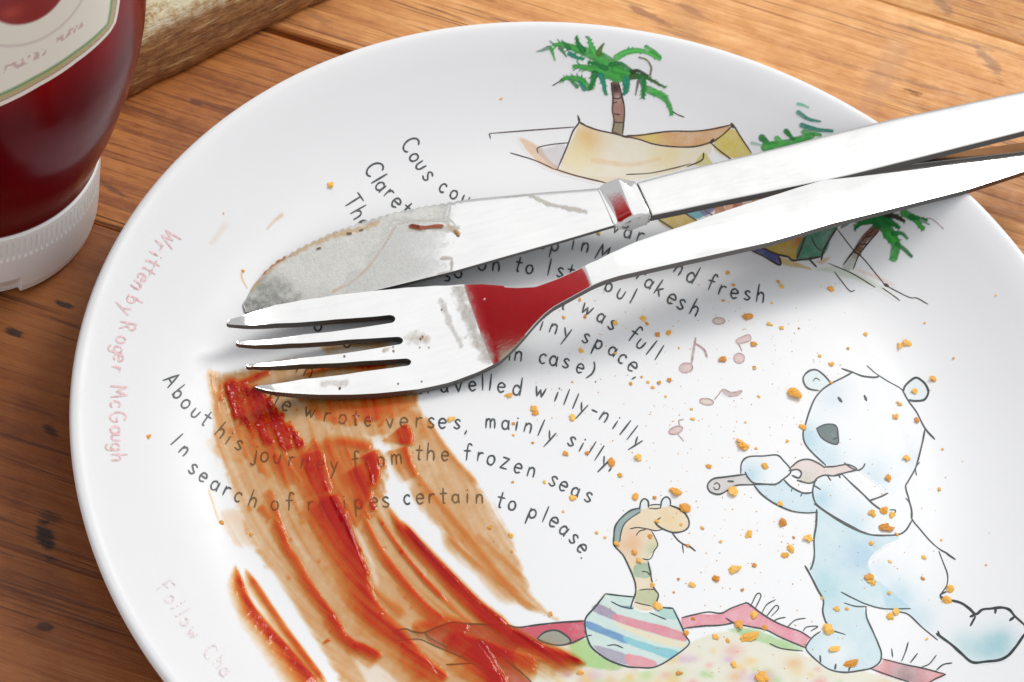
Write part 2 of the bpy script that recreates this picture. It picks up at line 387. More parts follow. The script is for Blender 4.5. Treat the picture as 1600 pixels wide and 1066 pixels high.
# ------------------------------------------------------------------ hand lettering: single-stroke glyphs
def _o(cx, cy, rx, ry, a0=90, n=9, sweep=360): return [(cx + rx * math.cos(rad(a0 + sweep * k / n)), cy + ry * math.sin(rad(a0 + sweep * k / n))) for k in range(n + 1)]
BOWL_L = _o(.24, .27, .20, .27, 40, 9, 330)
GL = {
 'a': (.60, [_o(.22, .27, .19, .26, 50, 9, 345), [(.42, .55), (.42, .2), (.46, 0)]]), 'b': (.60, [[(.06, 1.0), (.06, 0)], _o(.25, .26, .19, .26, 150, 9, -320)]),
 'c': (.55, [_o(.24, .28, .20, .28, 40, 8, 275)]), 'd': (.62, [_o(.22, .27, .19, .27, 30, 9, 330), [(.44, 1.0), (.44, 0)]]),
 'e': (.58, [[(.05, .30), (.43, .33), (.38, .50), (.22, .57), (.07, .44), (.05, .20), (.20, 0), (.42, .09)]]), 'f': (.46, [[(.44, .90), (.32, 1.0), (.2, .86), (.19, 0)], [(.0, .55), (.38, .57)]]),
 'g': (.62, [_o(.22, .28, .19, .26, 40, 9, 335), [(.43, .55), (.43, 0), (.38, -.24), (.2, -.32), (.05, -.22)]]), 'h': (.60, [[(.06, 1.0), (.05, 0)], [(.06, .34), (.20, .55), (.37, .49), (.42, .28), (.42, 0)]]),
 'i': (.26, [[(.08, .55), (.08, 0)], [(.08, .80), (.085, .75)]]), 'j': (.30, [[(.2, .55), (.2, -.18), (.1, -.32), (-.04, -.24)], [(.2, .80), (.205, .75)]]),
 'k': (.56, [[(.06, 1.0), (.05, 0)], [(.40, .56), (.06, .22)], [(.18, .32), (.44, 0)]]), 'l': (.26, [[(.10, 1.0), (.08, 0)]]),
 'm': (.80, [[(.05, .55), (.05, 0)], [(.05, .36), (.16, .55), (.28, .50), (.31, .30), (.31, 0)], [(.31, .34), (.42, .55), (.54, .50), (.58, .30), (.58, 0)]]),
 'n': (.58, [[(.05, .55), (.05, 0)], [(.05, .34), (.20, .55), (.36, .50), (.41, .30), (.41, 0)]]), 'o': (.58, [_o(.24, .27, .20, .27, 100, 9)]),
 'p': (.60, [[(.05, .56), (.05, -.42)], _o(.25, .28, .19, .26, 160, 9, -320)]), 'r': (.46, [[(.05, .55), (.05, 0)], [(.05, .32), (.18, .52), (.36, .52)]]),
 's': (.52, [[(.38, .49), (.22, .57), (.07, .45), (.2, .30), (.38, .15), (.25, 0), (.04, .07)]]), 't': (.46, [[(.19, .86), (.19, .08), (.30, .0)], [(.0, .55), (.40, .57)]]),
 'u': (.58, [[(.05, .55), (.07, .14), (.22, 0), (.38, .12), (.42, .55)]]), 'v': (.55, [[(.03, .55), (.22, 0)], [(.22, 0), (.42, .55)]]),
 'w': (.74, [[(.02, .55), (.17, 0)], [(.17, 0), (.31, .42)], [(.31, .42), (.44, 0)], [(.44, 0), (.60, .55)]]), 'y': (.56, [[(.04, .55), (.23, .12)], [(.44, .56), (.12, -.42)]]),
 'z': (.58, [[(.05, .64), (.45, .64)], [(.45, .64), (.04, 0)], [(.04, 0), (.46, .02)]]),
 'A': (.66, [[(.03, 0), (.28, 1)], [(.28, 1), (.56, 0)], [(.13, .36), (.46, .36)]]), 'C': (.74, [_o(.34, .5, .32, .5, 45, 9, 265)]), 'T': (.60, [[(.0, .97), (.56, 1.0)], [(.28, 1), (.28, 0)]]),
 'I': (.26, [[(.10, .98), (.08, 0)]]), 'H': (.68, [[(.05, 1), (.05, 0)], [(.52, 1), (.52, 0)], [(.05, .5), (.52, .52)]]), 'W': (.9, [[(.0, 1), (.2, 0)], [(.2, 0), (.38, .7)], [(.38, .7), (.56, 0)], [(.56, 0), (.76, 1)]]),
 'R': (.62, [[(.05, 1), (.05, 0)], [(.05, .98), (.32, .98), (.44, .78), (.30, .55), (.05, .5)], [(.22, .52), (.48, 0)]]), 'M': (.82, [[(.03, 0), (.10, 1)], [(.10, 1), (.36, .35)], [(.36, .35), (.60, 1)], [(.60, 1), (.68, 0)]]),
 'G': (.76, [_o(.34, .5, .31, .5, 50, 9, 290), [(.36, .42), (.64, .42)]]), 'F': (.56, [[(.06, 1), (.05, 0)], [(.06, .98), (.5, 1.0)], [(.06, .55), (.4, .56)]]),
 ',': (.3, [[(.10, .06), (.04, -.18)]]), '.': (.3, [[(.08, .03), (.10, .0)]]), ')': (.4, [[(.05, 1.0), (.24, .7), (.27, .3), (.06, -.12)]]), '(': (.4, [[(.27, 1.0), (.07, .7), (.05, .3), (.26, -.12)]]), '-': (.5, [[(.05, .3), (.38, .32)]]),
}
def letter_strokes(words, size, w):
    """words: (text, one centre point per letter or the first and last)"""
    out = []; rnd = random.Random(len(words) * 31 + 5)
    for text, P in words:
        P = np.array(P, float); n = len(text)
        if len(P) != n:
            adv = np.cumsum([0] + [(GL[text[i]][0] + GL[text[i + 1]][0]) / 2 for i in range(n - 1)]); adv = adv / max(adv[-1], 1e-6)
            C = catmull(P, 20) if len(P) > 2 else np.array([P[0] + (P[-1] - P[0]) * k / 20 for k in range(21)])
            s = np.r_[0, np.cumsum(np.hypot(*np.diff(C, axis=0).T))]; s /= s[-1]
            P = np.c_[np.interp(adv, s, C[:, 0]), np.interp(adv, s, C[:, 1])]
        tg = np.gradient(P, axis=0) if n > 1 else np.array([[1, .1]])
        if n > 3: tg = np.array([tg[max(0, i - 1):i + 2].mean(0) for i in range(n)])
        for ch, p, d in zip(text, P, tg):
            d = d / np.hypot(*d); a = rnd.uniform(-.05, .05); d = np.array([d[0] * math.cos(a) - d[1] * math.sin(a), d[0] * math.sin(a) + d[1] * math.cos(a)])
            up = np.array([d[1], -d[0]]); k = size * rnd.uniform(.94, 1.06); cx = GL[ch][0] / 2 - .06
            for stx in GL[ch][1]:
                out.append(([tuple(p + d * (x - cx) * k + up * (y - .28) * k) for x, y in stx], w, len(stx) > 2))
    return out
LINES = [
 [('Cous', [(637, 230), (647, 246), (657, 259), (668, 275)]), ('cous', [(692, 294), (709, 304), (727, 313), (745, 319)])],
 [('Claret', [(580, 268), (587, 282), (594.4, 291.6), (607.5, 303), (618.8, 317), (632, 329)])],
 [('Then', [(546, 317), (557, 335), (566, 351), (578, 364)])],
 [('var', [(963, 357), (981, 365), (1000, 371)]), ('and', [(1043, 409), (1060, 422), (1080, 434)]), ('fresh', [(1109, 446), (1128, 454), (1147, 459.5), (1167, 462), (1188, 465)])],
 [('up', [(848, 381), (867, 386)]), ('in', [(895, 383), (914, 387)]), ('Marrakesh', [(940, 401), (966, 414), (986, 422), (1001, 432), (1014, 443.5), (1029, 455), (1049, 467.5), (1064, 476), (1085, 486)])],
 [('so', [(697, 432), (715, 427)]), ('on', [(753, 415), (775, 417)]), ('to', [(809, 417), (827, 421)]), ('Istanbul', [(857, 423), (875, 426), (890, 429), (908, 434), (928, 440), (951, 449), (970, 460), (987, 468)])],
 [('it', [(868, 470), (881, 476)]), ('was', [(917, 484), (939, 497), (956, 508)]), ('full', [(987, 526), (1001, 538), (1014, 548), (1027, 556)])],
 [('tiny', [(829, 505), (846, 509), (865, 514), (885, 521)]), ('space,', [(915, 529), (935, 539), (957, 549), (972, 561), (988, 573), (997, 585)])],
 [('in', [(796, 556), (810, 557)]), ('case).', [(848, 561), (865, 564), (884, 568), (906, 576), (922, 583), (934, 591)])],
 [('o', [(496.5, 510)]), ('o', [(542, 536)])],
 [('in', [(465, 575), (482, 582)])],
 [('travelled', [(655, 608), (672, 608), (694, 606), (716, 605), (738, 604), (753.7, 603), (765.5, 603), (783, 606), (808, 610)]),
  ('willy-nilly', [(844, 613), (869, 620), (883, 626), (897, 632), (910, 638), (928, 643), (944, 652), (961, 664), (973, 673), (984, 681), (995, 691)])],
 [('He', [(427, 623), (447, 635)]), ('wrote', [(484, 645), (511, 652), (535, 655), (555, 657), (575, 659)]), ('verses,', [(609, 662), (631, 661), (654, 660), (673, 661), (691, 662), (714, 663), (730, 667)]),
  ('mainly', [(767, 662), (790, 664), (807, 666), (825, 669), (843, 674), (860, 682)]), ('silly,', [(893, 690), (908, 699), (921, 706), (933, 713), (945, 722), (957, 727)])],
 [('About', [(264, 596), (277, 616), (290, 631), (305, 646), (320, 657)]), ('his', [(344, 677), (356, 688), (373, 696)]), ('journey', [(397, 711), (413, 714), (433, 717), (455, 721), (476, 725), (500, 727), (521, 729)]),
  ('from', [(555, 725), (575, 722), (595, 721), (620, 718)]), ('the', [(654, 711), (673, 712), (695, 713)]), ('frozen', [(729, 712), (750, 714), (767, 719), (788, 725), (809, 732), (830, 738)]), ('seas', [(864, 752), (880, 760), (899, 769), (919, 777)])],
 [('In', [(272, 690), (287, 705)]), ('search', [(301, 733), (317, 746), (336, 759), (354, 768), (372, 777), (395, 785)]), ('of', [(429, 790), (451, 790)]), ('recipes', [(485, 791), (504, 791), (522, 790), (538, 789), (560, 788), (584, 786), (602, 785)]),
  ('certain', [(636, 781), (656, 780), (674, 779), (692, 779), (712, 779), (730, 779), (749, 780)]), ('to', [(781, 785), (800, 790)]), ('please.', [(832, 803), (850, 809), (865, 816), (881, 829), (896, 842), (909, 857), (914, 869)])],
]
for k, ln in enumerate(LINES):
    ink('poem_line', letter_strokes(ln, 26.5, 2.7), plate, INK_TXT, 9e-5, wob=.25, seed=k)
ink('credit_line', letter_strokes([('Written', [(261, 369), (247, 383), (240, 396), (236, 409), (230, 421), (222, 433), (213, 446)]), ('by', [(205, 468), (196, 484)]), ('Roger', [(194, 509), (189, 531), (184, 547), (185, 559), (181, 577)]),
    ('McGough', [(180, 612), (180, 632), (179, 652), (180, 672), (181, 684), (180, 699), (181, 715)])], 26, 3.0), plate, INK_PINK, 9e-5)
ink('credit_line', letter_strokes([('Follow', [(254, 920), (265, 936), (273, 948), (280, 960), (288, 972), (300, 990)]), ('Cha', [(326, 1022), (340, 1037), (350, 1050)])], 25, 2.8), plate, INK_FAINT, 9e-5)

# ------------------------------------------------------------------ printed pictures
TA = T_(1080, 550, 3.807); TB = T_(1200, 780, 3.7275); TF = T_(1440, 900, 6.42); TS = T_(930, 760, 5.33); TP = T_(900, 740, 3.27)
TR = T_(600, 940, 4.444); TC = T_(800, 30, 5.33); TT = T_(740, 150, 3.478); TU = T_(1180, 320, 5.333); TH = T_(1100, 130, 3.2); TN = T_(1040, 440, 5.33)
# the bear
HEAD = [(960, 122), (900, 155), (840, 185), (780, 225), (735, 280), (705, 350), (680, 430), (665, 490), (680, 550), (730, 610), (800, 675), (930, 670), (990, 700), (1100, 780), (1180, 840), (1275, 805), (1290, 770), (1350, 640), (1390, 460), (1340, 360), (1260, 235), (1120, 145), (1020, 145)]
BLUE = (150, 208, 228); PALE = (205, 228, 238); TEAL = (120, 200, 212)
ARM = [(730, 790), (745, 755), (790, 735), (900, 730), (960, 790), (1080, 905), (1200, 850), (1275, 805), (1312, 990), (1270, 1066), (1180, 1130), (1100, 1135), (1000, 1070), (900, 1010), (800, 950), (740, 900), (722, 840)]
TORSO = [(280, 60), (350, 90), (460, 155), (570, 200), (640, 212), (770, 225), (650, 290), (585, 375), (640, 470), (830, 638), (690, 640), (575, 620), (575, 690), (610, 770), (660, 900), (645, 960), (530, 1000), (440, 1010), (350, 990), (270, 930), (222, 875), (265, 800), (345, 745), (318, 650), (320, 590), (245, 410), (268, 320)]
LEGR = [(585, 380), (770, 225), (838, 130), (990, 290), (1045, 440), (1005, 560), (1215, 670), (1290, 640), (1390, 640), (1480, 740), (1480, 790), (1400, 920), (1350, 945), (1210, 955), (1080, 855), (985, 800), (900, 750), (820, 675), (760, 655), (690, 640), (640, 470)]
w = Wash()
w.poly(HEAD, PALE, .14, 2.5, .2, TA).blob((690, 520), 110, BLUE, 1.0, HEAD, TA).blob((820, 640), 110, BLUE, .6, HEAD, TA).blob((840, 250), 120, (160, 200, 226), .45, HEAD, TA).blob((1080, 740), 120, BLUE, .55, HEAD, TA)
w.blob((1340, 640), 90, PALE, .6, HEAD, TA)
w.poly([(672, 190), (665, 150), (700, 115), (745, 108), (830, 185), (760, 232), (700, 220)], (190, 226, 226), .6, 1.5, .3, TA).poly([(1260, 235), (1330, 155), (1400, 205), (1385, 285), (1290, 285)], (205, 230, 236), .5, 1.5, .2, TA)
w.poly(ARM, PALE, .12, 2, .2, TA).blob((770, 880), 120, BLUE, .85, ARM, TA).blob((960, 1010), 130, BLUE, .6, ARM, TA)
w.poly([(300, 720), (300, 660), (340, 625), (510, 615), (590, 700), (550, 755), (500, 788), (370, 780)], PALE, .18, 1.5, .2, TA).blob((350, 730), 90, BLUE, .85, [(300, 720), (300, 660), (340, 625), (510, 615), (590, 700), (550, 755), (500, 788), (370, 780)], TA)
LA = [(370, 790), (500, 788), (550, 760), (600, 810), (680, 842), (725, 835), (735, 900), (752, 955), (680, 958), (590, 945), (500, 905), (420, 850)]
w.poly(LA, BLUE, .62, 1.5, .3, TA)
w.poly(TORSO, (165, 216, 226), .75, 2, .25, TB).blob((530, 320), 110, (150, 195, 228), .8, TORSO, TB).blob((330, 500), 130, TEAL, .45, TORSO, TB).blob((400, 900), 120, (246, 249, 252), 1.3, TORSO, TB)
w.poly(LEGR, PALE, .12, 2.5, .1, TB).blob((760, 560), 120, BLUE, .8, LEGR, TB).blob((650, 420), 80, (190, 220, 236), .6, LEGR, TB).blob((880, 700), 110, BLUE, .55, LEGR, TB).blob((1290, 870), 150, TEAL, .95, LEGR, TB, 1.4).blob((1370, 820), 90, TEAL, .6, LEGR, TB).blob((1130, 840), 80, (160, 220, 222), .5, LEGR, TB)
w.poly([(745, 455), (800, 432), (860, 440), (875, 500), (870, 548), (820, 540), (770, 505)], (105, 122, 122), 1.0, .8, .1, TA)
FL = [(295, 733), (200, 745), (130, 755), (97, 795), (115, 835), (165, 848), (215, 825), (270, 795), (370, 782), (335, 745)]
w.poly(FL, (190, 182, 176), .85, 1.2, .3, TA)
BELL = [(590, 690), (640, 650), (700, 640), (760, 665), (795, 690), (850, 682), (930, 670), (985, 700), (920, 718), (850, 735), (790, 738), (745, 765), (700, 782), (640, 770), (655, 720), (600, 700)]
w.poly(BELL, (222, 190, 178), .8, 1.2, .3, TA).blob((690, 750), 60, (185, 200, 165), .6, BELL, TA)
w.L = [L_ if L_[2] == (105, 122, 122) else tuple(list(L_[:(3 if L_[0] == 'p' else 4)]) + [L_[3 if L_[0] == 'p' else 4] * .66] + list(L_[(4 if L_[0] == 'p' else 5):])) for L_ in w.L]
bear = canvas('printed_bear', (1098, 568, 1612, 1056), 1.7, w, plate)
L = []
def add(T, wd, *ps):
    for p in ps: L.append(([T(q) for q in p], wd / 1.0))
add(TA, 2.6, [(895, 100), (960, 122), (1020, 145), (1090, 152), (1120, 145)], [(1260, 235), (1290, 290), (1340, 360), (1390, 455), (1448, 520)], [(960, 122), (900, 155), (840, 185), (780, 225), (735, 280), (705, 350), (680, 430), (665, 490), (680, 550), (730, 610), (800, 675)],
    [(830, 185), (790, 140), (745, 108), (700, 115), (667, 150), (672, 190), (700, 220), (760, 232)], [(1390, 460), (1375, 540), (1350, 640), (1330, 700), (1290, 770), (1275, 805), (1295, 880), (1310, 940), (1312, 990)], [(900, 730), (960, 790), (1030, 855), (1080, 905), (1125, 938)], [(1060, 885), (1120, 865), (1170, 840)])
add(TA, 1.7, [(1045, 82), (1100, 130), (1170, 175), (1240, 215), (1260, 235)], [(725, 175), (740, 157), (765, 170)], [(600, 812), (596, 832)], [(662, 838), (650, 860)], [(1275, 870), (1300, 900)], [(1360, 655), (1335, 690), (1340, 735)], [(1180, 940), (1215, 945), (1195, 985)])
add(TA, 3.2, [(1260, 240), (1275, 200), (1330, 155), (1370, 170), (1400, 205), (1410, 245), (1385, 285), (1330, 292), (1290, 287)])
add(TA, 4.2, [(874, 272), (895, 298)], [(1029, 260), (1042, 290)])
add(TA, 2.2, [(745, 455), (800, 432), (860, 440), (875, 500), (870, 548), (820, 540), (770, 505), (745, 455)], [(910, 660), (950, 690), (990, 705), (1020, 690), (1035, 665)], [(845, 520), (868, 512)])
add(TA, 2.5, [(1000, 1062), (900, 1010), (800, 950), (740, 900), (722, 840), (730, 790), (745, 755), (790, 735), (850, 738), (900, 728)], [(725, 792), (770, 820)], [(810, 738), (830, 766)], [(876, 730), (886, 750)], [(790, 685), (850, 682), (930, 670), (985, 700), (920, 718), (850, 735)],
    [(590, 690), (640, 650), (700, 640), (760, 665), (795, 690)], [(630, 765), (700, 782), (745, 765)], [(580, 708), (630, 700), (655, 720), (640, 750), (600, 735)], [(295, 725), (300, 660), (340, 625), (430, 620), (510, 615), (550, 650), (585, 690), (590, 720), (550, 755), (500, 788), (420, 785), (370, 780), (335, 745), (320, 715)],
    [(320, 730), (200, 745), (130, 757), (97, 795), (115, 835), (165, 848), (215, 825), (270, 795), (360, 790), (500, 788)], [(370, 790), (420, 850), (500, 905), (590, 945), (680, 958), (752, 955)], [(550, 760), (590, 800), (640, 830), (680, 842), (725, 835)])
add(TA, 1.8, [(135, 790), (150, 780), (168, 792), (165, 815), (145, 820), (132, 805)]); add(TA, 3.4, [(217, 770), (252, 772)])
add(TB, 2.8, [(283, 62), (280, 150), (268, 230), (270, 320), (260, 380), (247, 412)], [(215, 390), (250, 450), (290, 530), (322, 590), (318, 650), (330, 700), (352, 745)], [(270, 28), (350, 85), (460, 155), (570, 200), (640, 212), (750, 208), (800, 185), (838, 125)])
add(TB, 2.0, [(425, 542), (500, 580), (570, 612), (680, 640), (830, 638)], [(443, 605), (510, 625), (575, 627)], [(760, 655), (820, 675), (900, 750), (988, 822)], [(815, 0), (835, 60), (838, 115), (880, 170), (940, 240), (995, 290), (1050, 320)], [(995, 305), (1020, 370), (1045, 440), (1042, 500), (1005, 560), (1025, 575)], [(380, 768), (450, 790)])
add(TB, 2.4, [(570, 630), (575, 690), (610, 770), (640, 840), (660, 900), (650, 950), (600, 985), (530, 1000), (440, 1010), (350, 990), (270, 930), (222, 875), (232, 840), (265, 800), (305, 772)])
add(TB, 3.0, [(302, 912), (306, 950)], [(395, 962), (390, 992)], [(482, 960), (470, 1000)], [(1040, 318), (1090, 352)], [(990, 770), (1000, 800)])
add(TF, 4.0, [(150, 580), (190, 610), (300, 690), (400, 780), (510, 868), (650, 860), (780, 845), (870, 800), (940, 720), (990, 650), (1032, 585)], [(300, 245), (400, 275), (480, 330), (545, 385), (610, 340), (700, 330), (800, 318), (880, 340), (940, 410), (1032, 492)], [(1032, 492), (1066, 520), (1068, 555), (1032, 585)], [(745, 330), (738, 376)], [(930, 415), (885, 448)], [(545, 388), (488, 410)], [(540, 410), (492, 500)])
add(TF, 3.0, [(245, 160), (190, 190), (210, 235), (300, 245)])
ink('ink_outline', L, bear, INK, seed=2)

# the snake in its striped pot
SN = [(370, 180), (290, 205), (210, 270), (165, 340), (155, 420), (158, 490), (200, 540), (235, 580), (270, 650), (310, 740), (335, 820), (335, 890), (300, 1010), (400, 1040), (480, 1030), (515, 950), (525, 900), (490, 850), (470, 780), (440, 625), (490, 540), (520, 490), (500, 430), (470, 378), (560, 358), (650, 385), (730, 375), (775, 340), (780, 290), (750, 230), (690, 185), (620, 160), (545, 165), (450, 165)]
w = Wash()
w.poly(SN, (240, 216, 168), .75, 1.5, .2, TS).blob((300, 470), 130, (238, 190, 150), .8, SN, TS).blob((620, 270), 120, (244, 214, 160), .6, SN, TS)
w.poly([(370, 180), (290, 205), (210, 270), (165, 340), (155, 420), (158, 490), (205, 470), (215, 390), (240, 320), (290, 270), (375, 215)], (150, 175, 172), .9, 1.2, .2, TS)
w.poly([(320, 660), (440, 640), (465, 750), (340, 760)], (165, 192, 165), .8, 2, .1, TS).poly([(340, 870), (495, 860), (520, 900), (500, 990), (335, 960)], (196, 204, 160), .8, 1.5, .1, TS).blob((470, 530), 70, (190, 210, 170), .7, SN, TS)
for P in ([(372, 190), (382, 130), (410, 108), (440, 128), (442, 178)], [(547, 180), (555, 122), (590, 92), (620, 112), (622, 155)]): w.poly(P, (240, 244, 246), .95, 1, 0, TS)
POT = [(150, 615), (100, 680), (50, 740), (48, 800), (60, 850), (90, 900), (160, 950), (250, 985), (320, 992), (400, 990), (480, 950), (575, 875), (560, 830), (530, 760), (495, 690), (440, 685), (380, 712), (290, 690), (295, 632), (230, 625)]
v = Wash().poly(POT, (205, 232, 222), .8, 1.5, .2, TP)
for P, c, a in (([(110, 665), (205, 712), (205, 752), (85, 702)], (168, 152, 176), .9), ([(200, 718), (330, 750), (540, 808), (555, 858), (420, 825), (205, 756)], (232, 150, 162), .9), ([(205, 760), (420, 828), (558, 862), (540, 890), (400, 860), (230, 790)], (244, 232, 200), .85),
              ([(56, 752), (150, 790), (250, 832), (262, 872), (150, 830), (58, 790)], (112, 158, 205), .9), ([(250, 832), (400, 880), (520, 908), (478, 946), (380, 915), (265, 872)], (140, 208, 218), .9), ([(85, 878), (190, 900), (260, 930), (265, 978), (160, 948)], (176, 166, 186), .85), ([(250, 925), (330, 932), (405, 960), (398, 988), (270, 982)], (238, 160, 168), .9),
              ([(180, 655), (230, 672), (290, 680), (288, 694), (230, 684)], (120, 165, 180), .9), ([(420, 690), (495, 690), (520, 745), (440, 735)], (170, 215, 208), .7)): v.poly(P, c, a, 1.2, .15, TP)
snake = canvas('printed_snake', (945, 768, 1090, 968), 1.3, w, plate, lift=4.5e-5)
pot = canvas('printed_pot', (908, 922, 1084, 1050), 1.5, v, plate, lift=5.0e-5)
L = []
add(TS, 2.5, [(370, 180), (290, 205), (210, 270), (165, 340), (155, 420), (158, 490), (200, 540), (235, 580), (270, 650), (310, 740), (335, 820), (335, 890), (310, 960), (295, 1015)], [(370, 192), (380, 132), (410, 105), (440, 128), (442, 178)], [(545, 182), (555, 120), (590, 90), (622, 112), (628, 155)],
    [(620, 160), (690, 185), (750, 230), (780, 290), (775, 340), (730, 375), (650, 385), (560, 355), (512, 320), (500, 295)], [(640, 390), (690, 450), (740, 485), (790, 505), (835, 540)], [(440, 628), (455, 700), (470, 780), (490, 850), (525, 900), (515, 950), (490, 1005)])
add(TS, 1.7, [(375, 215), (290, 270), (240, 320), (215, 390), (205, 462)], [(450, 160), (500, 152), (545, 155)], [(450, 185), (500, 188), (545, 182)], [(290, 355), (350, 345), (430, 355), (500, 370), (560, 360)], [(470, 375), (500, 430), (520, 490), (490, 540), (470, 590), (440, 612), (392, 605)], [(725, 485), (735, 555)], [(390, 710), (430, 715), (455, 740)], [(370, 865), (430, 858), (490, 860)], [(330, 965), (400, 985), (470, 1000)], [(340, 410), (370, 375), (420, 362)], [(495, 290), (520, 278), (545, 262)])
ink('ink_outline', L, snake, INK, seed=3); L = []
add(TP, 2.6, [(150, 615), (100, 680), (50, 740), (48, 800), (60, 850), (90, 900), (160, 950), (250, 985), (320, 992), (400, 990), (480, 950), (575, 875), (560, 830), (530, 760), (495, 690)], [(150, 615), (230, 625), (298, 632)], [(440, 685), (495, 690)])
add(TP, 1.8, [(180, 655), (230, 680), (290, 692)], [(375, 712), (420, 730), (460, 746)], [(48, 832), (80, 826)], [(160, 880), (200, 876), (240, 892)])
ink('ink_outline', L, pot, INK, seed=4)

# the rug
w = Wash()
w.poly([(835, 1040), (870, 985), (930, 1015), (990, 1046), (1020, 1044), (1078, 1004), (1135, 985), (1200, 995), (1275, 1030), (1400, 1062), (1440, 1100), (1400, 1150), (1280, 1186), (1130, 1200), (980, 1180), (880, 1140), (835, 1090)], (236, 232, 206), .75, 3, 0)
rr = random.Random(4)
for k in range(190):
    x = rr.uniform(870, 1400); y = rr.uniform(1002, 1165); c = rr.choice([(226, 190, 214), (240, 200, 150), (206, 226, 160), (226, 200, 226), (244, 214, 150), (190, 222, 170), (240, 180, 170)])
    if y > 1004 + (x - 1130) * .28 and y > 1000: w.blob((x, y), rr.uniform(6, 17), c, rr.uniform(.6, 1.0), None, None, rr.uniform(.8, 1.8))
w.poly([(770, 795), (900, 790), (1050, 845), (1170, 895), (1080, 905), (900, 850)], (176, 216, 150), .8, 3, .1, TP).poly([(-30, 850), (60, 846), (100, 910), (240, 980), (180, 1010), (0, 965)], (176, 218, 138), .85, 3, .1, TP)
w.poly([(280, 215), (380, 175), (480, 145), (700, 158), (850, 165), (930, 180), (1050, 165), (1180, 150), (1395, 135), (1405, 235), (1290, 300), (1150, 300), (960, 300), (900, 400), (960, 500), (1040, 580), (1180, 760), (1420, 930), (1340, 960), (1080, 860), (900, 720), (760, 580), (640, 450), (450, 350), (330, 300)], (216, 92, 112), 1.0, 1.5, .2, TR)
w.poly([(1060, 260), (1120, 212), (1200, 202), (1280, 250), (1290, 285), (1220, 303), (1130, 290)], (165, 168, 150), .9, 1, .2, TR)
w.poly([(65, 205), (200, 210), (300, 215), (330, 300), (250, 262), (75, 275)], (150, 110, 120), .4, 1.5, .1, TR)
w.poly([(540, 738), (620, 718), (740, 715), (790, 690), (880, 665), (940, 710), (1010, 755), (1080, 785), (1200, 840), (1170, 890), (1050, 840), (970, 800), (900, 785), (810, 765), (740, 775), (650, 780), (552, 792)], (236, 150, 164), .85, 1.5, .25, TP)
w.poly([(660, 930), (800, 965), (900, 985), (1035, 1020), (950, 1066), (900, 1080), (750, 1050), (600, 990)], (236, 160, 164), .85, 1.5, .2, TB).blob((800, 1040), 100, (150, 140, 140), .7, [(660, 930), (1035, 1020), (950, 1066), (900, 1080), (750, 1050), (600, 990)], TB)
rug = canvas('printed_rug', (606, 935, 1490, 1212), 2.2, w, plate, lift=3.2e-5)
L = []
add(TR, 2.6, [(65, 205), (150, 192), (200, 210), (280, 215), (380, 175), (480, 145), (560, 155), (700, 160), (850, 165), (930, 180), (1050, 165), (1180, 150), (1395, 135)], [(1060, 260), (1120, 212), (1200, 202), (1280, 250), (1290, 288), (1220, 305), (1130, 290), (1060, 260)], [(1290, 295), (1400, 245)], [(820, 380), (900, 450), (960, 500), (1040, 580), (1180, 760), (1420, 930)])
add(TR, 2.0, [(75, 275), (160, 265), (250, 265), (330, 300), (450, 350), (560, 400), (640, 450), (700, 490), (770, 580), (900, 720), (1080, 860), (1340, 960)], [(430, 440), (520, 435), (620, 428)], [(280, 220), (330, 262), (440, 320)]); add(TR, 5, [(650, 268), (710, 292)])
ink('ink_outline', L, rug, INK, seed=5); L = []
add(TP, 2.4, [(540, 738), (620, 718), (680, 708), (740, 715), (790, 690), (850, 668), (880, 665), (940, 710), (1010, 755), (1080, 785), (1150, 810), (1200, 842)], [(552, 792), (650, 780), (740, 775), (810, 762)], [(765, 740), (810, 765), (900, 785), (970, 800), (1050, 840), (1170, 890)])
add(TP, 1.7, [(890, 682), (925, 616), (945, 627), (915, 692)], [(950, 712), (975, 670), (1020, 645)], [(970, 735), (1018, 677), (1034, 690), (998, 730)], [(1005, 757), (1035, 742), (1070, 735)], [(1080, 785), (1120, 750), (1172, 740)], [(1160, 805), (1180, 785), (1235, 782), (1200, 805)], [(990, 870), (1050, 895), (1160, 908)])
add(TB, 1.9, [(660, 930), (800, 965), (900, 985), (1035, 1022)], [(600, 990), (740, 1040), (820, 1066)], [(720, 872), (726, 920)], [(817, 835), (800, 890), (778, 945)], [(870, 900), (830, 952)], [(980, 910), (940, 960), (895, 980)], [(1072, 955), (1020, 965), (978, 1000)], [(1035, 1022), (980, 1045), (930, 1075)])
ink('ink_outline', L, rug, INK, seed=5)

# palm tree behind the tents
G1 = (64, 160, 66); G2 = (34, 122, 56); G3 = (84, 182, 84); G4 = (38, 134, 112); G5 = (90, 120, 50)
def frond(w, T, items):
    rl = random.Random(len(items))
    for P, a, b, c in items:
        C_ = catmull(P, 8); L_ = np.hypot(*(C_[-1] - C_[0]))
        if L_ > 120 and a >= 40:
            for q in np.arange(.12, .98, .085):
                i_ = int(q * (len(C_) - 1)); d_ = C_[min(i_ + 1, len(C_) - 1)] - C_[max(i_ - 1, 0)]; d_ = d_ / (np.hypot(*d_) + 1e-6); sd = rl.choice((-1, 1)); le = a * rl.uniform(.55, .95) * (1 - .45 * q)
                e_ = C_[i_] + d_ * le * .8 + np.array([-d_[1], d_[0]]) * sd * le * .75; w.stroke([tuple(C_[i_]), tuple((C_[i_] + e_) / 2 + d_ * 4), tuple(e_)], 26 * T.s / 5.3, 8 * T.s / 5.3, rl.choice((G1, G2, G3, G4)), .9, 1.0, T)
        w.stroke(P, a * 1.1, b * 1.2, c, .92, 1.2, T); w.stroke(P, a * .4, b * .3, tuple(int(min(255, v * 1.3 + 10)) for v in c), .4, 1.0, T)
w = Wash()
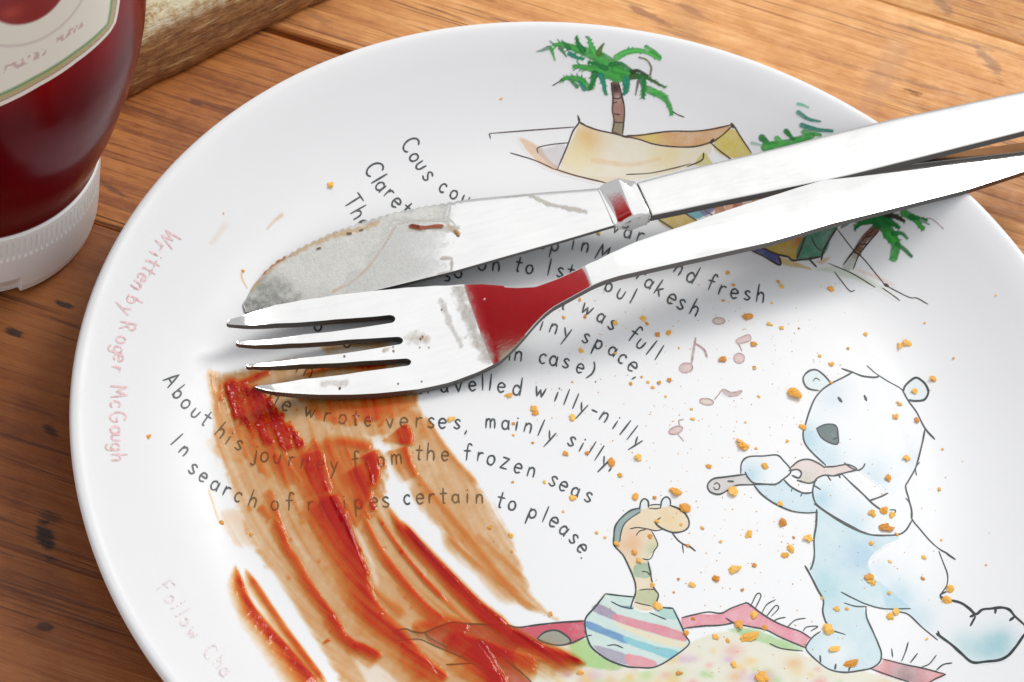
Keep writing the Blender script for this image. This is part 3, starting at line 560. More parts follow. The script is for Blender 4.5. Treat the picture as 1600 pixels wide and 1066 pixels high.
w.poly([(826, 530), (885, 530), (915, 640), (937, 760), (922, 965), (838, 940), (848, 850), (835, 760), (840, 650)], (178, 132, 118), .9, 1.2, .3, TC).blob((885, 900), 70, (150, 150, 110), .9, [(826, 530), (885, 530), (937, 760), (922, 965), (838, 940)], TC).blob((860, 570), 60, (70, 50, 45), .9, [(826, 530), (885, 530), (937, 760), (922, 965), (838, 940)], TC)
frond(w, TC, [([(930, 470), (945, 560), (935, 625)], 55, 20, G4), ([(965, 480), (960, 600)], 40, 15, G4), ([(870, 440), (740, 330), (600, 270), (430, 215), (345, 215)], 130, 22, G1), ([(700, 300), (660, 230), (635, 150)], 55, 14, G3), ([(590, 260), (555, 210), (535, 150)], 50, 14, G2), ([(470, 240), (440, 205), (415, 180)], 40, 12, G2), ([(720, 290), (740, 240), (765, 205)], 45, 12, G5),
    ([(400, 240), (430, 280), (452, 312)], 35, 12, G2), ([(320, 235), (340, 290), (357, 345)], 28, 8, G1), ([(300, 240), (250, 260), (205, 272)], 30, 8, (110, 150, 130)), ([(480, 290), (540, 320), (600, 330)], 40, 12, G4), ([(880, 480), (740, 435), (620, 405), (515, 392)], 95, 26, G1), ([(780, 410), (690, 370), (640, 360)], 40, 14, G2),
    ([(612, 560), (570, 510), (490, 490), (415, 502)], 70, 18, G1), ([(600, 580), (560, 520)], 40, 20, G4), ([(540, 560), (480, 505)], 36, 16, G2), ([(690, 460), (670, 520), (655, 585)], 60, 14, G2), ([(740, 470), (765, 550), (780, 628)], 45, 14, G4), ([(860, 420), (960, 450), (1040, 470)], 70, 30, G1),
    ([(820, 380), (900, 370), (980, 420), (1040, 470)], 36, 20, G2), ([(870, 322), (940, 280), (1030, 262), (1130, 280), (1228, 332)], 52, 26, G3), ([(1118, 232), (1180, 270), (1232, 312)], 30, 20, G1), ([(1060, 320), (1120, 340), (1158, 400), (1150, 470)], 14, 12, (90, 80, 40)), ([(1000, 480), (1100, 480), (1180, 520), (1275, 572)], 46, 8, (60, 95, 45)), ([(1085, 490), (1095, 580), (1092, 658)], 60, 14, G2), ([(1050, 520), (1030, 630)], 24, 8, (110, 100, 100)),
    ([(1140, 590), (1240, 640), (1300, 700), (1330, 790)], 62, 26, G1), ([(1160, 600), (1240, 610), (1290, 640)], 28, 14, G3), ([(1000, 440), (1050, 430), (1130, 470)], 30, 14, (45, 60, 35))])
palm = canvas('printed_palm_tree', (834, 52, 1075, 216), 1.2, w, plate)
L = []
add(TC, 2.2, [(826, 530), (840, 650), (835, 760), (848, 850), (834, 940)], [(888, 530), (915, 640), (937, 760), (920, 965)]); add(TC, 1.8, [(842, 655), (880, 665), (912, 650)], [(850, 790), (900, 795)], [(840, 700), (875, 690)], [(845, 855), (900, 862), (928, 858)], [(850, 590), (880, 600)])
add(TC, 1.6, [(1340, 770), (1380, 795), (1435, 818)], [(420, 500), (380, 530), (337, 556)]); add(TC, 3.0, [(834, 940), (880, 958), (925, 975), (970, 985)])
ink('ink_outline', L, palm, INK_BROWN, seed=6)

# the big tent
w = Wash(); TE = [(575, 150), (545, 215), (470, 395), (560, 435), (700, 470), (900, 455), (1100, 410), (1250, 350), (1290, 262), (1080, 275), (980, 262), (830, 222), (660, 182)]
w.poly([(245, 232), (345, 262), (430, 360), (560, 430), (800, 440), (820, 475), (700, 478), (440, 412), (330, 350)], (240, 196, 152), .75, 4, 0, TT)
w.poly(TE, (244, 232, 204), .8, 1.5, .15, TT).blob((620, 230), 90, (240, 190, 120), .75, TE, TT).blob((560, 320), 110, (244, 226, 160), .6, TE, TT).stroke([(650, 350), (850, 375), (1010, 340)], 26, 16, (240, 206, 160), .55, 3, TT).blob((1060, 330), 110, (244, 222, 150), .5, TE, TT)
w.poly([(300, 235), (350, 285), (500, 262), (470, 390), (440, 395), (350, 320)], (180, 165, 170), .4, 3, 0, TT)
w.poly([(840, 218), (1000, 200), (1200, 192), (1400, 162), (1300, 255), (1200, 275), (1080, 275), (960, 255)], (226, 176, 120), .9, 1.5, .2, TT).blob((960, 235), 80, (232, 212, 120), .8, [(840, 218), (1000, 200), (1200, 192), (1080, 275), (960, 255)], TT)
w.poly([(1300, 265), (1410, 178), (1500, 300), (1520, 330), (1380, 335)], (228, 206, 104), .9, 1.5, .25, TT).poly([(1200, 380), (1250, 310), (1290, 350), (1300, 380)], (216, 206, 110), .8, 1.5, .1, TT)
w.poly([(1000, 668), (1140, 632), (1215, 682), (1085, 728)], (214, 182, 84), .95, 1.2, .2, TT).poly([(1140, 632), (1235, 606), (1310, 606), (1250, 655), (1205, 668)], (96, 170, 180), .95, 1.2, .2, TT).poly([(1230, 610), (1330, 590), (1290, 640), (1250, 655)], (110, 90, 150), .7, 1.2, .2, TT)
for k, (x, c) in enumerate(((1310, (190, 120, 70)), (1365, (226, 170, 130)), (1410, (176, 96, 60)), (1460, (220, 190, 170)), (1510, (190, 120, 80)), (1560, (120, 80, 60)), (1610, (90, 90, 60)))): w.poly([(x, 595 - k * 12), (x + 50, 583 - k * 12), (x + 60, 640 - k * 16), (x, 648 - k * 16)], c, .9, 1, .2, TT, False)
tent = canvas('printed_tent', (790, 186, 1225, 366), 1.5, w, plate, lift=4.4e-5)
L = []
add(TT, 1.7, [(85, 205), (340, 185), (545, 170)], [(85, 205), (91, 232)], [(350, 312), (350, 282), (420, 265), (520, 255)], [(200, 310), (330, 350), (445, 402)], [(830, 428), (960, 420), (1080, 395), (1180, 368)])
add(TT, 2.2, [(565, 105), (575, 140), (540, 192), (510, 270), (455, 400)], [(568, 110), (575, 140), (605, 158)], [(580, 150), (660, 182), (750, 202), (830, 222), (900, 237), (980, 262), (1080, 276), (1200, 276), (1295, 250)], [(830, 217), (900, 215), (1000, 200), (1080, 192), (1200, 192), (1300, 180), (1410, 155)], [(1410, 155), (1450, 220), (1510, 310)], [(445, 400), (560, 435), (720, 474)], [(1250, 310), (1240, 350), (1160, 385)], [(1290, 258), (1340, 300), (1400, 345)], [(1410, 160), (1350, 215), (1290, 258)])
add(TT, 4, [(1400, 150), (1412, 172)], [(1285, 255), (1305, 235)]); add(TT, 2.4, [(1000, 668), (1090, 728)], [(1140, 632), (1215, 682)], [(1230, 606), (1300, 650)])
ink('ink_outline', L, tent, INK_BROWN, seed=7)

# the small tent and the leaning palm below the fork
w = Wash()
w.poly([(210, 430), (330, 470), (480, 540), (330, 525), (215, 490)], (232, 196, 120), .8, 2.5, .1, TU).poly([(500, 470), (640, 430), (560, 500)], (226, 180, 120), .7, 3, 0, TU).poly([(480, 540), (700, 510), (1000, 640), (1200, 790), (980, 690), (700, 600)], (206, 220, 190), .6, 5, 0, TU).poly([(820, 540), (1000, 570), (1160, 660), (1100, 670)], (240, 206, 190), .6, 4, 0, TU)
w.poly([(40, 350), (420, 250), (415, 290), (345, 450), (210, 420)], (222, 186, 84), .95, 1.2, .2, TU).blob((380, 300), 70, (224, 120, 60), .8, [(40, 350), (420, 250), (345, 450), (210, 420)], TU)
w.poly([(420, 250), (680, 170), (640, 260), (560, 430), (345, 455)], (96, 158, 128), .95, 1.2, .25, TU).poly([(-30, 370), (60, 362), (190, 420), (212, 490), (185, 498), (60, 420)], (96, 100, 160), .95, 1.2, .2, TU)
w.stroke([(1010, 190), (900, 300), (830, 420)], 70, 60, (140, 92, 74), .95, 1.2, TU).stroke([(820, 420), (770, 510)], 62, 84, (196, 200, 184), .8, 2, TU)
frond(w, TU, [([(960, 60), (1080, 180), (1140, 280)], 130, 70, G2), ([(1090, 120), (1200, 190)], 60, 20, G2), ([(1110, 240), (1170, 330), (1152, 445)], 90, 55, G1), ([(1180, 330), (1240, 370), (1300, 430)], 34, 26, G2), ([(1150, 240), (1220, 240), (1265, 280)], 36, 20, G2), ([(970, 130), (880, 160), (830, 195)], 60, 10, G2), ([(760, 150), (720, 190)], 40, 10, (120, 130, 120)), ([(1240, 70), (1330, 120), (1395, 200)], 60, 30, G1), ([(1100, 80), (1170, 100), (1240, 135)], 50, 20, (60, 50, 45)), ([(1300, 100), (1430, 130)], 40, 16, G2), ([(1380, 130), (1450, 165)], 26, 10, (130, 150, 140))])
camp = canvas('printed_small_tent', (1168, 322, 1462, 480), 1.4, w, plate, lift=4.4e-5)
L = []
add(TU, 3.0, [(-30, 375), (60, 365), (130, 395), (200, 420), (270, 435), (320, 465), (450, 450), (550, 435)], [(680, 195), (620, 290), (570, 380), (550, 460)], [(415, 270), (380, 370), (345, 450)], [(190, 425), (212, 490), (185, 498), (60, 425), (-30, 385)], [(450, 455), (510, 520)])
add(TU, 2.3, [(1000, 195), (900, 290), (810, 400), (735, 500)], [(1030, 220), (940, 320), (860, 430), (815, 540)], [(860, 330), (940, 330)], [(815, 395), (885, 420)], [(900, 280), (970, 260)]); add(TU, 1.6, [(680, 200), (820, 380), (900, 450), (1000, 570), (1090, 680)], [(660, 560), (720, 640), (790, 720), (830, 715)], [(610, 490), (800, 570), (1000, 690)], [(1100, 680), (1280, 770), (1350, 780), (1440, 830)], [(1060, 695), (1140, 750), (1205, 800)], [(470, 270), (500, 340), (550, 390)])
add(TU, 4.5, [(1075, 662), (1110, 682)])
ink('ink_outline', L, camp, INK_BROWN, seed=8)
ink('ink_outline', [([TU(q) for q in [(1425, 110), (1470, 120), (1520, 155), (1572, 205)]], 1.5)], camp, INK_ROSE)
w = Wash(); frond(w, TH, [([(470, 105), (495, 110), (522, 122)], 16, 6, (120, 190, 160)), ([(472, 148), (520, 180), (580, 192)], 24, 8, G4), ([(490, 212), (560, 232), (640, 240)], 26, 12, G4), ([(500, 245), (580, 260)], 26, 16, G1), ([(290, 275), (330, 310)], 34, 14, G2), ([(310, 320), (420, 300), (540, 262)], 46, 26, G1), ([(410, 242), (445, 280)], 26, 14, G2), ([(365, 278), (400, 302)], 26, 14, G3), ([(240, 300), (290, 312)], 14, 6, (150, 190, 170))])
canvas('printed_palm_tree', (1165, 155, 1312, 236), 1.2, w, plate)

# music notes
w = Wash(); RO = (222, 186, 180)
def ell(T, cx, cy, rx, ry, rot=0): return [(cx + rx * math.cos(a) * math.cos(rad(rot)) - ry * math.sin(a) * math.sin(rad(rot)), cy + rx * math.cos(a) * math.sin(rad(rot)) + ry * math.sin(a) * math.cos(rad(rot))) for a in [k * math.pi / 5 for k in range(10)]]
E_ = [ell(TN, 443, 330, 50, 27), ell(TN, 170, 720, 56, 40, -8), ell(TN, 612, 640, 44, 42), ell(TN, 342, 1002, 58, 26, 8), ell(TN, 85, 1240, 60, 30, -20)]
for k, e in enumerate(E_): w.poly(e, (226, 208, 190) if k in (0, 3) else RO, .75, 1.2, .3, TN)
B1 = [(590, 490), (690, 445), (702, 490), (612, 522)]; B2 = [(480, 900), (550, 925), (632, 910), (600, 948), (520, 958), (470, 930)]
w.poly(B1, RO, .7, 1.2, .3, TN).poly(B2, (205, 186, 180), .8, 1.2, .2, TN)
notes = canvas('printed_music_notes', (1040, 490, 1180, 690), 1.3, w, plate)
L = []; add(TN, 1.8, *[e + [e[0]] for e in E_]); add(TN, 1.8, [(635, 580), (612, 530), (588, 490), (690, 445), (704, 492), (612, 522)], [(405, 985), (440, 945), (480, 900), (550, 925), (632, 910), (600, 948), (520, 958)], [(120, 1210), (110, 1160), (150, 1150)], [(100, 1270), (150, 1330)])
add(TN, 3.4, [(214, 690), (232, 580), (250, 472)], [(255, 520), (320, 570), (345, 632)])
ink('ink_outline', L, notes, INK_ROSE, seed=9)
# ------------------------------------------------------------------ the upturned ketchup bottle
BC = (-0.172, 0.032)
bottle = thing('ketchup_bottle', 'upturned dark red ketchup bottle standing on its ribbed white cap', 'bottle', (BC[0], BC[1], 0))
m, t, b = M('white_plastic'); b.inputs['Base Color'].default_value = (0.90, 0.885, 0.865, 1); b.inputs['Roughness'].default_value = 0.38; b.inputs['Subsurface Weight'].default_value = 0.15; b.inputs['Subsurface Radius'].default_value = (.004, .003, .002)
bump(t, b, noise(t, (1, 1, 1), 700, 3, .5, rnd=False), 0.08, 0.0003); CAPM = m
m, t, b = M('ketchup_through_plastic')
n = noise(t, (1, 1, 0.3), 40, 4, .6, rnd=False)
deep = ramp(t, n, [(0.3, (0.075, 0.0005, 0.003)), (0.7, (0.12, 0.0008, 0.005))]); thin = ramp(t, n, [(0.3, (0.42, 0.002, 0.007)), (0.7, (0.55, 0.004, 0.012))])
tcb = N(t, 'ShaderNodeTexCoord'); sb = N(t, 'ShaderNodeSeparateXYZ'); t.links.new(tcb.outputs['Object'], sb.inputs[0])     # body red is darker near the cap and brighter higher up
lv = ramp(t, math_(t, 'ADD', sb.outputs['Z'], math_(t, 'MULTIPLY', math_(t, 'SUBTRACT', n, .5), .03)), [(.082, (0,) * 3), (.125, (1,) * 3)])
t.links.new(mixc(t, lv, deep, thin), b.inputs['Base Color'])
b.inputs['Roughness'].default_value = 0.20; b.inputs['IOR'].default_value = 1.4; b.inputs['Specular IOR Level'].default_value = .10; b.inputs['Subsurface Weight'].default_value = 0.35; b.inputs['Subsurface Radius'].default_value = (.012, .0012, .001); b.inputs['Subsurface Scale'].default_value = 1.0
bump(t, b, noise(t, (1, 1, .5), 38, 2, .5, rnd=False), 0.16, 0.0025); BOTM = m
# cap: a lathe whose grip band is cut into fine ribs, with a notch for the thumb at the front
cp = [(.0300, 0), (.0312, .0004), (.0319, .0014), (.0324, .004), (.0326, .008), (.0327, .012), (.0328, .0155), (.0328, .0162), (.0329, .0172), (.0329, .0195), (.0329, .0222), (.0329, .0232), (.03295, .0242), (.0330, .0252), (.0326, .0259), (.0318, .0261), (.030, .0261)]
q = at(4, 446, 0.002); th0 = math.atan2(q[1] - BC[1], q[0] - BC[0])
SEG = 1056; V = []; F = []
for i in range(SEG):
    a = 2 * math.pi * i / SEG; rib = 1 if (i // 4) % 2 else 0
    for k, (r, z) in enumerate(cp):
        if 8 <= k <= 10 and rib: r -= .0006
        da = abs((a - th0 + math.pi) % (2 * math.pi) - math.pi)
        if da < 0.13 and z < .0045: r -= .0014
        V.append((r * math.cos(a), r * math.sin(a), z))
n = len(cp)
for i in range(SEG):
    j = (i + 1) % SEG
    for k in range(n - 1): F.append((i * n + k, j * n + k, j * n + k + 1, i * n + k + 1))
cap = mesh_obj('cap', V, F, CAPM, bottle, smooth=False)
BZ = [.0255, .026, .029, .032, .037, .042, .0484, .0545, .0605, .0664, .0733, .08, .10, .19, .225, .238, .248, .254, .256]
BR = [.030, .0325, .0333, .0341, .0357, .0372, .0387, .0402, .0413, .0423, .0431, .0434, .0435, .0435, .0425, .039, .031, .018, .0001]
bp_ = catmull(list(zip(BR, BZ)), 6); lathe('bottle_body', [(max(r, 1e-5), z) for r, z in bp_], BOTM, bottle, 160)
_o_ = np.argsort(bp_[:, 1]); LZ, LR = bp_[_o_, 1], bp_[_o_, 0]
# label: wraps the front; bands of white, brown, gold and green around a cream field
m, t, b = M('paper_label'); a_ = N(t, 'ShaderNodeAttribute', attribute_name='Col'); t.links.new(a_.outputs['Color'], b.inputs['Base Color']); b.inputs['Roughness'].default_value = .38; LABM = m
tc = -75.0; RS = [(-59.3, 88), (-47.5, 91.4), (-34.3, 94.0), (-26, 95.0), (-20.5, 95.8), (-17.7, 97.2), (-16.6, 100), (-15.8, 103), (-12.5, 130), (-9, 172)]
RS = [((th - tc) * math.pi / 180 * 43.4, z) for th, z in RS]
LP = [(0, 85.6)] + RS + [(-x, z) for x, z in reversed(RS)]
xs = np.arange(-52, 52.01, .33); zs = np.arange(84, 173, .33); X, Z = np.meshgrid(xs, zs); d = sdist(X, Z, LP)
col = np.zeros(X.shape + (3,)); col[:] = lin((238, 236, 224))
for lo, hi, c in ((-9, 1.35, (238, 230, 222)), (1.35, 1.75, (120, 84, 50)), (1.75, 3.2, (186, 172, 124)), (3.2, 3.75, (56, 134, 60)), (3.75, 4.2, (150, 184, 142))):
    k_ = (sm(lo - .22, lo + .22, d) * sm(hi + .22, hi - .22, d))[..., None]; col = col * (1 - k_) + lin(c) * k_
XT = lambda th: (th - tc) * math.pi / 180 * 43.4
e = np.hypot((X - XT(-49.8)) / 9.0, (Z - 121.5) / 8.6); k = sm(1.06, .96, e)[..., None]; col = col * (1 - k) + lin((138, 6, 12)) * k
k = (np.exp(-(((X - XT(-55)) / 2.2) ** 2 + ((Z - 117.5) / 1.7) ** 2)) * .6)[..., None]; col = col * (1 - k) + lin((196, 60, 40)) * k
for x0, z0, x1, z1, hh in ((XT(-58), 99.8, XT(-45), 102.4, 1.2), (XT(-41.5), 104.2, XT(-32), 105.6, 1.1)):
    u = (X - x0) / (x1 - x0); zc = z0 + (z1 - z0) * u; k = ((np.abs(Z - zc) < hh) & (u > 0) & (u < 1) & (vn(X * 1.5, Z * .9, 4) > .5)) * .5; col = col * (1 - k[..., None]) + lin((170, 96, 120)) * k[..., None]
k = (np.exp(-((e - 1.75) / .05) ** 2) * (Z < 116) * .35)[..., None]; col = col * (1 - k) + lin((150, 110, 120)) * k
gy_, gx_ = np.gradient(d, .33); gg = gx_ ** 2 + gy_ ** 2 + 1e-6; mv = np.where((d < 0) & (d > -.5), -d / gg, 0); X0, Z0 = X, Z; X = X + gx_ * mv; Z = Z + gy_ * mv; use = d > -.46; idx = -np.ones(X.shape, int); q4 = use[:-1, :-1] & use[1:, :-1] & use[:-1, 1:] & use[1:, 1:]
uu = np.zeros_like(use); uu[:-1, :-1] |= q4; uu[1:, :-1] |= q4; uu[:-1, 1:] |= q4; uu[1:, 1:] |= q4; idx[uu] = np.arange(uu.sum())
th = X[uu] / 43.4 + rad(tc); rr_ = np.interp(Z[uu] / 1000, LZ, LR) + .00018
jj, ii = np.nonzero(q4)
lab = mesh_obj('label', np.c_[rr_ * np.cos(th), rr_ * np.sin(th), Z[uu] / 1000], np.stack([idx[jj, ii], idx[jj, ii + 1], idx[jj + 1, ii + 1], idx[jj + 1, ii]], -1), LABM, bottle)
add_attr(lab, 'Col', np.c_[col[uu], np.ones(uu.sum())])

# ------------------------------------------------------------------ the rough board behind the bottle
m, t, b = M('rough_sawn_wood')
g1 = noise(t, (.22, 1, 1), 620, 6, .7, rnd=False); g2 = noise(t, (.075, 1, .9), 620, 3, .6, rnd=False, dist=.3); g3 = noise(t, (.8, 1, 1), 330, 6, .68, rnd=False)
c = ramp(t, math_(t, 'ADD', math_(t, 'MULTIPLY', g1, .6), math_(t, 'MULTIPLY', g3, .4)), [(.34, (.15, .062, .022)), (.5, (.40, .19, .066)), (.66, (.62, .36, .14))])
c = mixc(t, math_(t, 'MULTIPLY', ramp(t, g2, [(.615, (0,) * 3), (.655, (1,) * 3)]), .9), c, (.72, .50, .26))
geo = N(t, 'ShaderNodeNewGeometry'); sp = N(t, 'ShaderNodeSeparateXYZ'); tc_ = N(t, 'ShaderNodeTexCoord'); t.links.new(tc_.outputs['Object'], sp.inputs[0])
topm = ramp(t, math_(t, 'ADD', sp.outputs['Z'], math_(t, 'MULTIPLY', math_(t, 'SUBTRACT', g3, .5), .006)), [(.0172, (0,) * 3), (.0192, (1,) * 3)])
ct = ramp(t, g3, [(.36, (.30, .16, .06)), (.45, (.60, .46, .24)), (.55, (.74, .66, .46))])  # paler top face, its glare put into the colour
c = mixc(t, topm, c, ct); t.links.new(c, b.inputs['Base Color']); b.inputs['Roughness'].default_value = .55
bump(t, b, math_(t, 'ADD', g1, math_(t, 'MULTIPLY', g2, .5)), .8, .0018); BRD = m
A0 = np.array([-.1500, .0720]); dB = np.array([.0449, .0554]); dB /= np.hypot(*dB); nB = np.array([-dB[1], dB[0]])
board = thing('wooden_board', 'thick rough-sawn pale wooden board lying behind the ketchup bottle', 'board', (A0[0], A0[1], 0))
V = []; F = []; n = 90; Lb = .34
prof = [(0.0012, 0.0), (-.0002, .0012), (0, .004), (.0007, .008), (.0012, .012), (.0022, .0165), (.0042, .0192), (.0075, .0202), (.02, .0206), (.06, .0205), (.11, .0203), (.1135, .018), (.114, .010), (.1135, .0)]
mm = len(prof); rr = np.random.default_rng(3)
for i in range(n + 1):
    s = Lb * i / n; wv = .0005 * (vn(np.array([i / 5.]), np.array([1.]), 3)[0] - .5) * 2; tap = 1 - .12 * min(1, s / .12)
    for k, (w_, z) in enumerate(prof):
        jz = .0005 * (vn(np.array([i / 2.5]), np.array([k * 1.7]), 8)[0] - .5)
        p = dB * s + nB * (w_ + wv + (.0010 * (vn(np.array([i / 1.7]), np.array([k * .9]), 5)[0] - .5) if k < 7 else 0)); V.append((p[0], p[1], max(0, z * (tap if z > .01 else 1) + jz)))
for i in range(n):
    for k in range(mm): F.append((i * mm + k, i * mm + (k + 1) % mm, (i + 1) * mm + (k + 1) % mm, (i + 1) * mm + k))
F.append(tuple(range(mm))); F.append(tuple(n * mm + k for k in reversed(range(mm))))
F = [tuple(reversed(f)) for f in F]
# board body in its own frame so that the grain runs along it
ang = math.atan2(dB[1], dB[0]); ca, sa = math.cos(-ang), math.sin(-ang)
V = [(x * ca - y * sa, x * sa + y * ca, z) for x, y, z in V]
bo = mesh_obj('board_body', V, F, BRD, board); bo.rotation_euler.z = ang

# ------------------------------------------------------------------ cutlery
def film_mat(name, rough):
    m, t, b = M(name); a = N(t, 'ShaderNodeAttribute', attribute_name='Col'); al = N(t, 'ShaderNodeAttribute', attribute_name='A')
    t.links.new(a.outputs['Color'], b.inputs['Base Color']); b.inputs['Roughness'].default_value = rough
    t.links.new(al.outputs['Fac'], b.inputs['Alpha']); bump(t, b, noise(t, (1, 1, 1), 1400, 4, .6, rnd=False), .5, .0003); return m
GREASE = film_mat('dried_grease', .45)
def project(P):
    D = P - CAM; z = D @ FW; return 800 + FOC * (D @ RT) / z, 533 - FOC * (D @ UP) / z
def frame(O, ang):
    d = np.array([math.cos(ang), math.sin(ang), 0]); n = np.array([-math.sin(ang), math.cos(ang), 0]); return np.array([O[0], O[1], 0]), d, n
def tab(L): L = np.array(L, float) / 1000; return L[:, 0], L[:, 1]
def residue(name, s0, s1, w0, w1, step, zf, inside, fn, fr, parent):
    s = np.arange(s0, s1, step); w = np.arange(w0, w1, step); SS, WW = np.meshgrid(s, w); Z = zf(SS, WW)
    P = fr[0] + SS[..., None] * fr[1] + WW[..., None] * fr[2] + np.array([0, 0, 1.0]) * Z[..., None]
    X, Y = project(P); col, A, hgt = fn(X, Y); A = A * inside(SS, WW)
    q = np.maximum.reduce([A[:-1, :-1], A[1:, :-1], A[:-1, 1:], A[1:, 1:]]) > .01
    u = np.zeros(A.shape, bool); u[:-1, :-1] |= q; u[1:, :-1] |= q; u[:-1, 1:] |= q; u[1:, 1:] |= q
    idx = -np.ones(A.shape, int); idx[u] = np.arange(u.sum()); jj, ii = np.nonzero(q)
    o = mesh_obj(name, np.c_[SS[u], WW[u], (Z + 4e-5 + hgt)[u]], np.stack([idx[jj, ii], idx[jj, ii + 1], idx[jj + 1, ii + 1], idx[jj + 1, ii]], -1), GREASE, parent)
    add_attr(o, 'Col', np.c_[lin(col[u]), np.ones(u.sum())]); add_attr(o, 'A', A[u], 'FLOAT'); return o
def dark_edges(o, lim=.45):
    o.data.materials.append(EDGE)
    for p in o.data.polygons:
        if abs(p.normal.z) < lim: p.material_index = 1
def slab(name, ss, lo, up, ztop, thick, mat, parent, cols=12, caps=True, bev=.0004, edge=None):
    """closed strip along s: top surface ztop(s, t), thickness thick(s, t)"""
    V = []; F = []; n = len(ss); ts = np.linspace(0, 1, cols)
    for i, s in enumerate(ss):
        for t_ in ts: V.append((s, lo[i] + (up[i] - lo[i]) * t_, ztop(s, t_)))
    off = len(V)
    for i, s in enumerate(ss):
        for t_ in ts: V.append((s, lo[i] + (up[i] - lo[i]) * t_, ztop(s, t_) - thick(s, t_)))
    for i in range(n - 1):
        for k in range(cols - 1):
            a = i * cols + k; F.append((a, a + cols, a + cols + 1, a + 1)); F.append((off + a, off + a + 1, off + a + cols + 1, off + a + cols))
        a = i * cols; F.append((a, off + a, off + a + cols, a + cols)); a = i * cols + cols - 1; F.append((a, a + cols, off + a + cols, off + a))
    for i in (0, n - 1):
        for k in range(cols - 1):
            a = i * cols + k; F.append((a, a + 1, off + a + 1, off + a) if i == 0 else (a, off + a, off + a + 1, a + 1))
    o = mesh_obj(name, V, F, mat, parent)
    bm = __import__('bmesh').new(); bm.from_mesh(o.data); __import__('bmesh').ops.recalc_face_normals(bm, faces=bm.faces); bm.to_mesh(o.data); bm.free()
    if edge: dark_edges(o)
    if bev:
        md = o.modifiers.new('bevel', 'BEVEL'); md.width = bev; md.segments = 2; md.limit_method = 'ANGLE'; md.angle_limit = rad(50)
        md2 = o.modifiers.new('wn', 'WEIGHTED_NORMAL')
    return o
# knife
KA = rad(30); KF = frame((-.0948, .0167), KA)
knife = thing('table_knife', 'steel table knife with a greasy serrated blade lying across the plate rim', 'knife', (-.0948, .0167, 0)); knife.rotation_euler.z = KA
kz_s, kz_z = np.array([0, .1, .11, .22, .26]), np.array([.0058, .0163, .0175, .0289, .0331])
us, uw = tab([(-.7, -.4), (-.3, 1.2), (2.1, 4.8), (5.9, 8.3), (11.1, 11.7), (18.9, 14.4), (27.6, 16.5), (37.4, 17.5), (44.7, 17.9), (54.2, 17.4), (63.7, 16.4), (73.3, 14.7), (83.1, 12.9), (97.5, 9.9), (100.1, 9.5)])
ls, lw = tab([(-.7, -.6), (-.3, -2.0), (.6, -2.9), (4, -3.9), (12, -4.6), (33, -4.95), (54, -5.1), (70, -4.5), (84, -4.05), (99.8, -3.3)])
ss = np.r_[np.linspace(-.0007, .006, 16), np.linspace(.0063, .0996, 420)]
up = np.interp(ss, us, uw); lo = np.interp(ss, ls, lw)
def smooth(a, k=9): p = np.pad(a, k // 2, mode='edge'); return np.convolve(p, np.ones(k) / k, 'valid')
up = smooth(up, 13); lo = smooth(lo, 13)
teeth = sm(.004, .012, ss) * sm(.066, .060, ss); up = up - .00050 * teeth * (1 - np.abs(np.sin(ss / .0021 * math.pi)))
def kz(s, t_): return np.interp(s, kz_s, kz_z) - .0002 * np.clip((t_ - .86) / .14, 0, 1) ** 1.2 - .00025 * (2 * t_ - 1) ** 2
BLADE = steel_mat('blade_steel', .16)
slab('blade', ss, lo, up, kz, lambda s, t_: .0012 * (1 - .75 * np.clip((t_ - .7) / .3, 0, 1)), BLADE, knife, 16, bev=.0001, edge=True)
# bolster: a collar that swells out of the blade, and the handle beyond a fine groove
bs = np.linspace(.0985, .1080, 26); bu = np.interp(bs, [.0985, .1005, .1080], [.0095, .0097, .0074]); bl = np.interp(bs, [.0985, .1005, .1080], [-.0032, -.0039, -.0044])
bh = lambda s: .0026 * np.clip((s - .0994) / .0040, 0, 1) - .0005 * sm(.1036, .1080, s)
slab('bolster', bs, bl, bu, lambda s, t_: np.interp(s, kz_s, kz_z) + .0002 + bh(s) + .0012 * (t_ - .5) * sm(.0990, .1000, s) * sm(.1070, .1040, s) - .0004 * (2 * t_ - 1) ** 6, lambda s, t_: .0018 + 1.7 * bh(s) - .0009 * (2 * t_ - 1) ** 4, STEEL, knife, 14, bev=.0002)
hs, hu_ = tab([(108.6, 7.0), (115, 7.3), (127.3, 7.4), (145.5, 7.05), (178.9, 7.4), (200, 6.7), (221, 5.8), (240, 5.2)]); h2, hl_ = tab([(108.6, -4.3), (111, -4.8), (122, -5.1), (140, -6.1), (161.6, -7.3), (180, -7.3), (215, -7.25), (240, -7.1)])
hh = np.linspace(.1086, .240, 90)
slab('handle', hh, smooth(np.interp(hh, h2, hl_), 9), smooth(np.interp(hh, hs, hu_), 9), lambda s, t_: np.interp(s, kz_s, kz_z) + .0016 - .0003 * np.abs(2 * t_ - 1) ** 6, lambda s, t_: .0038 - .0013 * np.abs(2 * t_ - 1) ** 2, steel_mat('handle_steel', .20), knife, 16, bev=.0003, edge=True)
slab('groove_ring', np.linspace(.1079, .1087, 4), np.full(4, -.0041), np.full(4, .0064), lambda s, t_: np.interp(s, kz_s, kz_z) + .0009, lambda s, t_: .0030, STEEL, knife, 6, bev=0)
